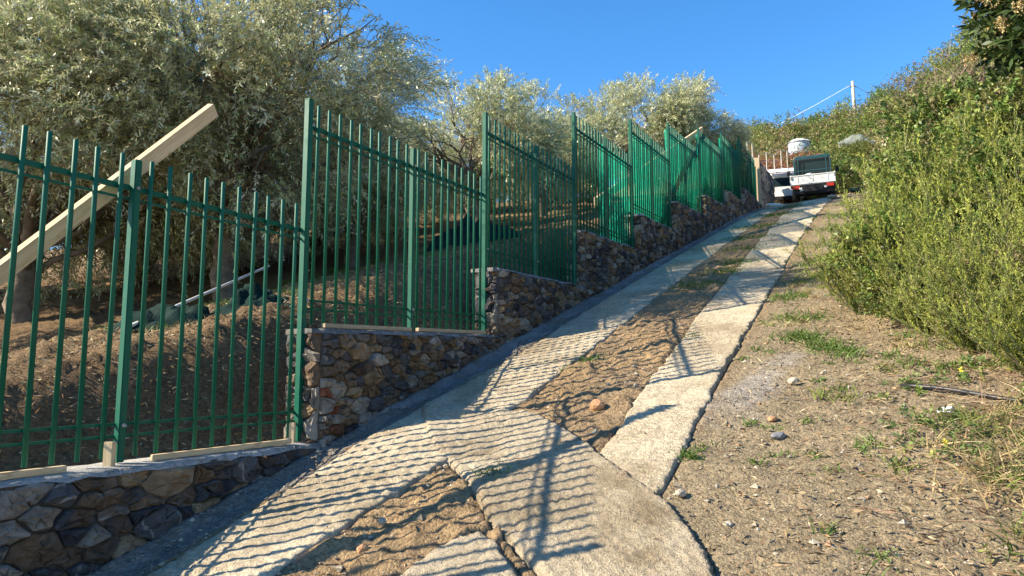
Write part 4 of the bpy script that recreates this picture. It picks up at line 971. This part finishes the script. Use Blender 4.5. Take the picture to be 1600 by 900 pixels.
def truck():
    e = empty('pickup_truck', (0, 0, 0), 'small flatbed pickup with white tailgate and dark cab, seen from behind', 'truck'); e.matrix_world = frame_at(26.9, -1.62, R(3), R(-2), R(2.5))
    W_ = 1.44
    m = MB(); m.box((1.5, 0, .42), (3.2, .62, .16)); m.box((-.0, 0, .50), (.10, 1.2, .12)); m.box((.55, 0, .27), (.12, 1.1, .12)); m.build('chassis', BLACKM, e, False, .01)
    m = MB(); m.box((1.05, 0, .605), (2.2, W_, .05)); m.build('bed_floor', STEEL, e)
    m = MB(); m.box((-.045, 0, .77), (.04, W_, .30))
    for y in (-.48, 0, .48): m.box((-.068, y, .77), (.014, .03, .28))
    m.box((-.070, 0, .915), (.02, W_, .03)); m.box((-.070, 0, .63), (.02, W_, .035)); tg = m.build('tailgate', WHITEP, e, False, .004)
    for y in (-.69, .69): m = MB(); m.box((-.082, y, .86), (.03, .04, .10)); m.build('latch', STEEL, tg)
    for y in (-W_ / 2 + .018, W_ / 2 - .018):
        m = MB(); m.box((1.06, y, .79), (2.16, .035, .33)); m.build('side_board', WHITEP, e, False, .004)
    # load: a pale sheet heaped in the bed
    b = MB(); n = 16; V = [(.05 + 1.9 * i / n, -.62 + 1.24 * j / n, .70 + .30 * max(0, math.sin(math.pi * j / n)) ** .5 * (.8 + .5 * float(noise2(np.array([i * .7]), np.array([j * .7]), 4)[0]))) for i in range(n + 1) for j in range(n + 1)]
    b.add(V, [(i * (n + 1) + j, (i + 1) * (n + 1) + j, (i + 1) * (n + 1) + j + 1, i * (n + 1) + j + 1) for i in range(n) for j in range(n)]); b.build('load_sheet', WHITEP, e, True)
    # cab with a rear window
    cw = 1.34; m = MB(); prof = [(2.28, .45), (3.62, .45), (3.66, .95), (3.40, 1.30), (3.12, 1.72), (2.98, 1.78), (2.42, 1.78), (2.30, 1.70), (2.28, 1.0)]
    n = len(prof); tap = lambda z: cw / 2 - max(0, z - 1.0) * .14
    v = [(x, -tap(z), z) for x, z in prof] + [(x, tap(z), z) for x, z in prof]
    m.add(v, [tuple(range(n)), tuple(range(2 * n - 1, n - 1, -1))] + [(i, i + n, (i + 1) % n + n, (i + 1) % n) for i in range(n)]); cab = m.build('cab', TEAL, e, False, .02)
    m = MB(); m.box((2.283, 0, 1.36), (.02, cw * .80, .52)); wn = m.build('rear_window', GLASS, cab)
    for z in (1.09, 1.63): m = MB(); m.box((2.268, 0, z), (.022, cw * .84, .035)); m.build('window_frame', BLACKM, wn)
    for y in (-.55, .55): m = MB(); m.box((2.268, y, 1.36), (.022, .035, .52)); m.build('window_frame', BLACKM, wn)
    for sd in (-1, 1): m = MB(); m.box((2.85, sd * (cw / 2 - .05), 1.38), (.62, .02, .40)); m.build('side_window', GLASS, cab)
    # ladder rack behind the cab
    g = MB()
    for y in (-.62, .62): g.tube([(2.18, y, .62), (2.18, y, 1.66), (2.18, y * .94, 1.72)], .022, 8)
    for z in (1.72, 1.22, 1.06, .92): g.tube([(2.18, -.60, z), (2.18, .60, z)], .015, 8)
    for y in (-.48, .48): g.tube([(2.18, y, .62), (2.18, y, 1.72)], .014, 8)
    g.build('headboard', TEAL, e)
    m = MB(); m.box((.0, 0, .38), (.05, 1.26, .20)); m.build('rear_bumper', BLACKM, e, False, .008)
    for y in (-.54, .54):
        m = MB(); m.box((-.045, y, .52), (.05, .24, .11)); tl = m.build('tail_light', REDL, e, False, .006)
        m = MB(); m.box((-.050, y * .74, .47), (.05, .09, .07)); m.build('reverse_lens', CHAL, tl)
    m = MB(); m.box((-.040, .26, .46), (.012, .30, .15)); m.build('number_plate', WHITEP, e)
    for y in (-.60, .60): wheel(e, .55, y, .28, .17, 1)
    for y in (-.58, .58): wheel(e, 2.75, y, .28, .16, 1)
    for y in (-.62, .62): m = MB(); m.prism([(.12, .58), (.16, .60), (.94, .60), (.98, .52), (.94, .52), (.90, .57), (.20, .57), (.16, .50)], y - .1, y + .1); m.build('mudguard', BLACKM, e)
    for sd in (-1, 1):
        m = MB(); m.tube([(3.2, sd * .62, 1.2), (3.2, sd * .84, 1.24)], .012, 6); m.box((3.18, sd * .86, 1.24), (.04, .12, .20)); m.build('mirror', BLACKM, e, False, .006)
truck()
def van():
    e = empty('white_van', (0, 0, 0), 'small white van beyond the grey wall, its tailgate hanging open', 'van'); e.matrix_world = frame_at(31.2, -3.05, R(-6), R(4), 0)
    W_ = 1.25; m = MB(); prof = [(0, .35), (2.6, .35), (2.75, .8), (2.3, 1.30), (.16, 1.42), (.02, 1.30), (0, .9)]; m.prism(prof, -W_ / 2, W_ / 2); b = m.build('body', WHITEP, e, False, .03)
    m = MB(); m.box((-.006, .1, 1.06), (.016, .82, .34)); m.build('rear_window', GLASS, b)
    m = MB(); m.box((-.16, 0, 1.52), (.46, W_, .035), Matrix.Rotation(R(-14), 3, 'Y')); m.build('tailgate', WHITEP, e, False, .008)
    m = MB(); m.box((-.03, 0, .42), (.08, W_ * .98, .14)); m.build('rear_bumper', BLACKM, e, False, .01)
    for y in (-.54, .54): m = MB(); m.box((-.012, y, .72), (.02, .10, .24)); m.build('tail_light', REDL, e)
    for x in (.5, 2.1):
        for y in (-.55, .55): wheel(e, x, y, .24, .14, 1)
van()
# grey wall that carries on above the fence
def end_wall():
    rng = random.Random(77); w0, w1 = 26.75, 30.6; base = landf(w0, FT); e = empty('grey_end_wall', P(w0, FT, 0), 'tall grey stone wall above the end of the green fence', 'wall', None, (0, 0, RZ))
    L = w1 - w0; tz = lambda x: 9.15 + .10 * x; m = MB(); v = []
    for x in np.linspace(0, L, 8):
        g = landf(x + w0, FT) - .5; v += [(x, -.14, g), (x, -.14, tz(x)), (x, .18, tz(x)), (x, .18, g)]
    m.add(v, [(k * 4 + j, k * 4 + (j + 1) % 4, k * 4 + 4 + (j + 1) % 4, k * 4 + 4 + j) for k in range(7) for j in range(4)] + [(0, 1, 2, 3), (31, 30, 29, 28)]); m.build('mortar_core', HAUNCH, e)
    for poly in cells(0, L, base - .2, tz(L / 2) - .05, .34, rng):
        if max(p[1] for p in poly) < landf(w0 + poly[0][0], -3.3): continue
        link('stone', stone_mesh([(x, z + .10 * (x - L / 2)) for x, z in poly], rng, .012, .04, lambda u, vv, d: (u, -.14 - d, vv)), STONES[rng.choice([0, 2, 2])], e)
    m = MB(); m.box((-.10, 0, base + .55), (.13, .30, 2.5)); m.build('pillar', WOODO, e, False, .01)
end_wall()
m = MB()
prof = [(.25, 0), (.27, .03), (.26, .07), (.20, .09), (.12, .06), (.09, .045)]; v = []; n = 24
for k in range(n):
    for r_, z_ in prof: v.append((r_ * math.cos(2 * math.pi * k / n), r_ * math.sin(2 * math.pi * k / n), z_))
m.add(v, [(k * 6 + j, k * 6 + j + 1, ((k + 1) % n) * 6 + j + 1, ((k + 1) % n) * 6 + j) for k in range(n) for j in range(5)]); o = m.build('white_basin', WHITEP, None, True); o.matrix_world = frame_at(26.3, -2.86, 0, 0, R(8)); tag(o, 'round white basin with dark middle lying left of the truck', 'basin')
lump('dark_sack', 25.9, -.22, (.30, .18, .13), TARP, 'dark sack lying on the verge right of the truck', 'sack', 15, 3, .6, .25, .6)
lump('rock', 25.0, -.95, (.20, .14, .07), ROCKP, 'flat tan block on the track just right of the truck', 'rock', 16, 2, .4, .3, .2, None, True)

# covered water tank on legs
def tank():
    w, t = 39.5, -2.95; g = landf(w, t); e = empty('water_tank', P(w, t, g), 'white covered round water tank on the hill above the truck', 'tank', None, (0, 0, .4)); z0 = 13.35 - g
    m = MB(); n = 24; prof = [(.48, z0 - .5), (.54, z0 - .3), (.54, z0 + .16), (.50, z0 + .20)]; v = [(r_ * math.cos(2 * math.pi * k / n), r_ * math.sin(2 * math.pi * k / n), z_) for k in range(n) for r_, z_ in prof]
    m.add(v, [(k * 4 + j, k * 4 + j + 1, ((k + 1) % n) * 4 + j + 1, ((k + 1) % n) * 4 + j) for k in range(n) for j in range(3)]); m.build('barrel', m_plain('tank_grey', (.38, .42, .50), .5), e, True)
    b = MB(); rg = random.Random(3); v = []
    for k in range(n):
        for j in range(6):
            r_ = .60 * (1 - j / 5.2); v.append((r_ * math.cos(2 * math.pi * k / n) * rg.uniform(.94, 1.06), r_ * math.sin(2 * math.pi * k / n) * rg.uniform(.94, 1.06), z0 + .12 + .24 * math.sin(min(1, j / 5) * 1.57) + rg.uniform(-.03, .03)))
    b.add(v, [(k * 6 + j, k * 6 + j + 1, ((k + 1) % n) * 6 + j + 1, ((k + 1) % n) * 6 + j) for k in range(n) for j in range(5)]); b.build('cover_sheet', WHITEP, e, True)
    for a in range(4): m = MB(); m.tube([(.4 * math.cos(a * 1.57 + .8), .4 * math.sin(a * 1.57 + .8), -.3), (.4 * math.cos(a * 1.57 + .8), .4 * math.sin(a * 1.57 + .8), z0 - .3)], .04, 6); m.build('leg', STEEL, e)
tank()
# pale post-and-wire frame behind the end wall
PALEW = m_plain('pale_post', (.42, .40, .35), .7, 0, .2, 12, .2)
def wire_frame():
    e = empty('wire_fence', P(27.2, -4.0, landf(27.2, -4.0)), 'pale post and wire fence standing above the end of the green fence', 'fence', None, (0, 0, RZ)); g0 = landf(27.2, -4.0)
    hs = []
    for k, (dw, dt, h) in enumerate([(0, .2, 2.4), (.9, .25, 2.5), (1.9, .35, 2.2), (3.0, .5, 2.35), (4.3, .65, 2.3), (5.6, .8, 2.4), (7.2, .9, 2.2)]):
        g = landf(27.2 + dw, -4.0 + dt) - g0; m = MB(); m.tube([(dw, -dt, g - .2), (dw + .04, -dt, g + h)], [.022, .017], 7); m.build('post', PALEW, e, True); hs.append(Vector((dw + .04, -dt, g + h)))
        if k in (2, 4, 5): m = MB(); m.tube([(dw + .7, -dt - .1, g), (dw, -dt, g + h * .8)], .022, 6); m.build('brace', PALEW, e, True)
    for lv in (.03, .35, .8, 1.3, 1.8):
        m = MB(); m.tube([p - Vector((0, 0, lv)) for p in hs], .007 if lv > .1 else .014, 5); m.build('wire', STEEL if lv > .1 else PALEW, e)
wire_frame()
b = MB(); n = 18
b.add([(2.2 * (i / n - .5), 1.6 * (j / n - .5), .35 + .45 * math.sin(math.pi * i / n) * math.sin(math.pi * j / n) + .25 * float(fbm(np.array([i * .3]), np.array([j * .3]), 3, 6)[0])) for i in range(n + 1) for j in range(n + 1)], [(i * (n + 1) + j, (i + 1) * (n + 1) + j, (i + 1) * (n + 1) + j + 1, i * (n + 1) + j + 1) for i in range(n) for j in range(n)])
tag(b.build('grey_netting', NETG, None, True, 0, P(38.6, -.3, landf(38.6, -.3) + .9), (0, R(-12), RZ)), 'sheet of grey netting draped over brush at the track bend', 'net')
def utility_pole():
    w, t = 51.1, -.36; g = landf(w, t); e = empty('utility_pole', P(w, t, g), 'slender white utility pole standing on the hilltop against the sky', 'pole'); top = 20.65 - g
    m = MB(); m.tube([(0, 0, -.4), (-.06, 0, top)], [.13, .09], 10); m.build('shaft', PALEW, e, True)
    m = MB(); m.box((-.06, 0, top - .35), (.5, .07, .07)); m.build('crossarm', STEEL, e)
    for dx, d in ((.15, Vector((14, 10, 1.2))), (-.2, Vector((-16, 14, -4)))):
        a = Vector((dx - .06, 0, top - .3)); m = MB(); m.tube([a + d * (i / 10) + Vector((0, 0, -.9 * (1 - (2 * i / 10 - 1) ** 2))) for i in range(11)], .012, 4); m.build('wire', STEEL, e)
utility_pole()
#NEXT
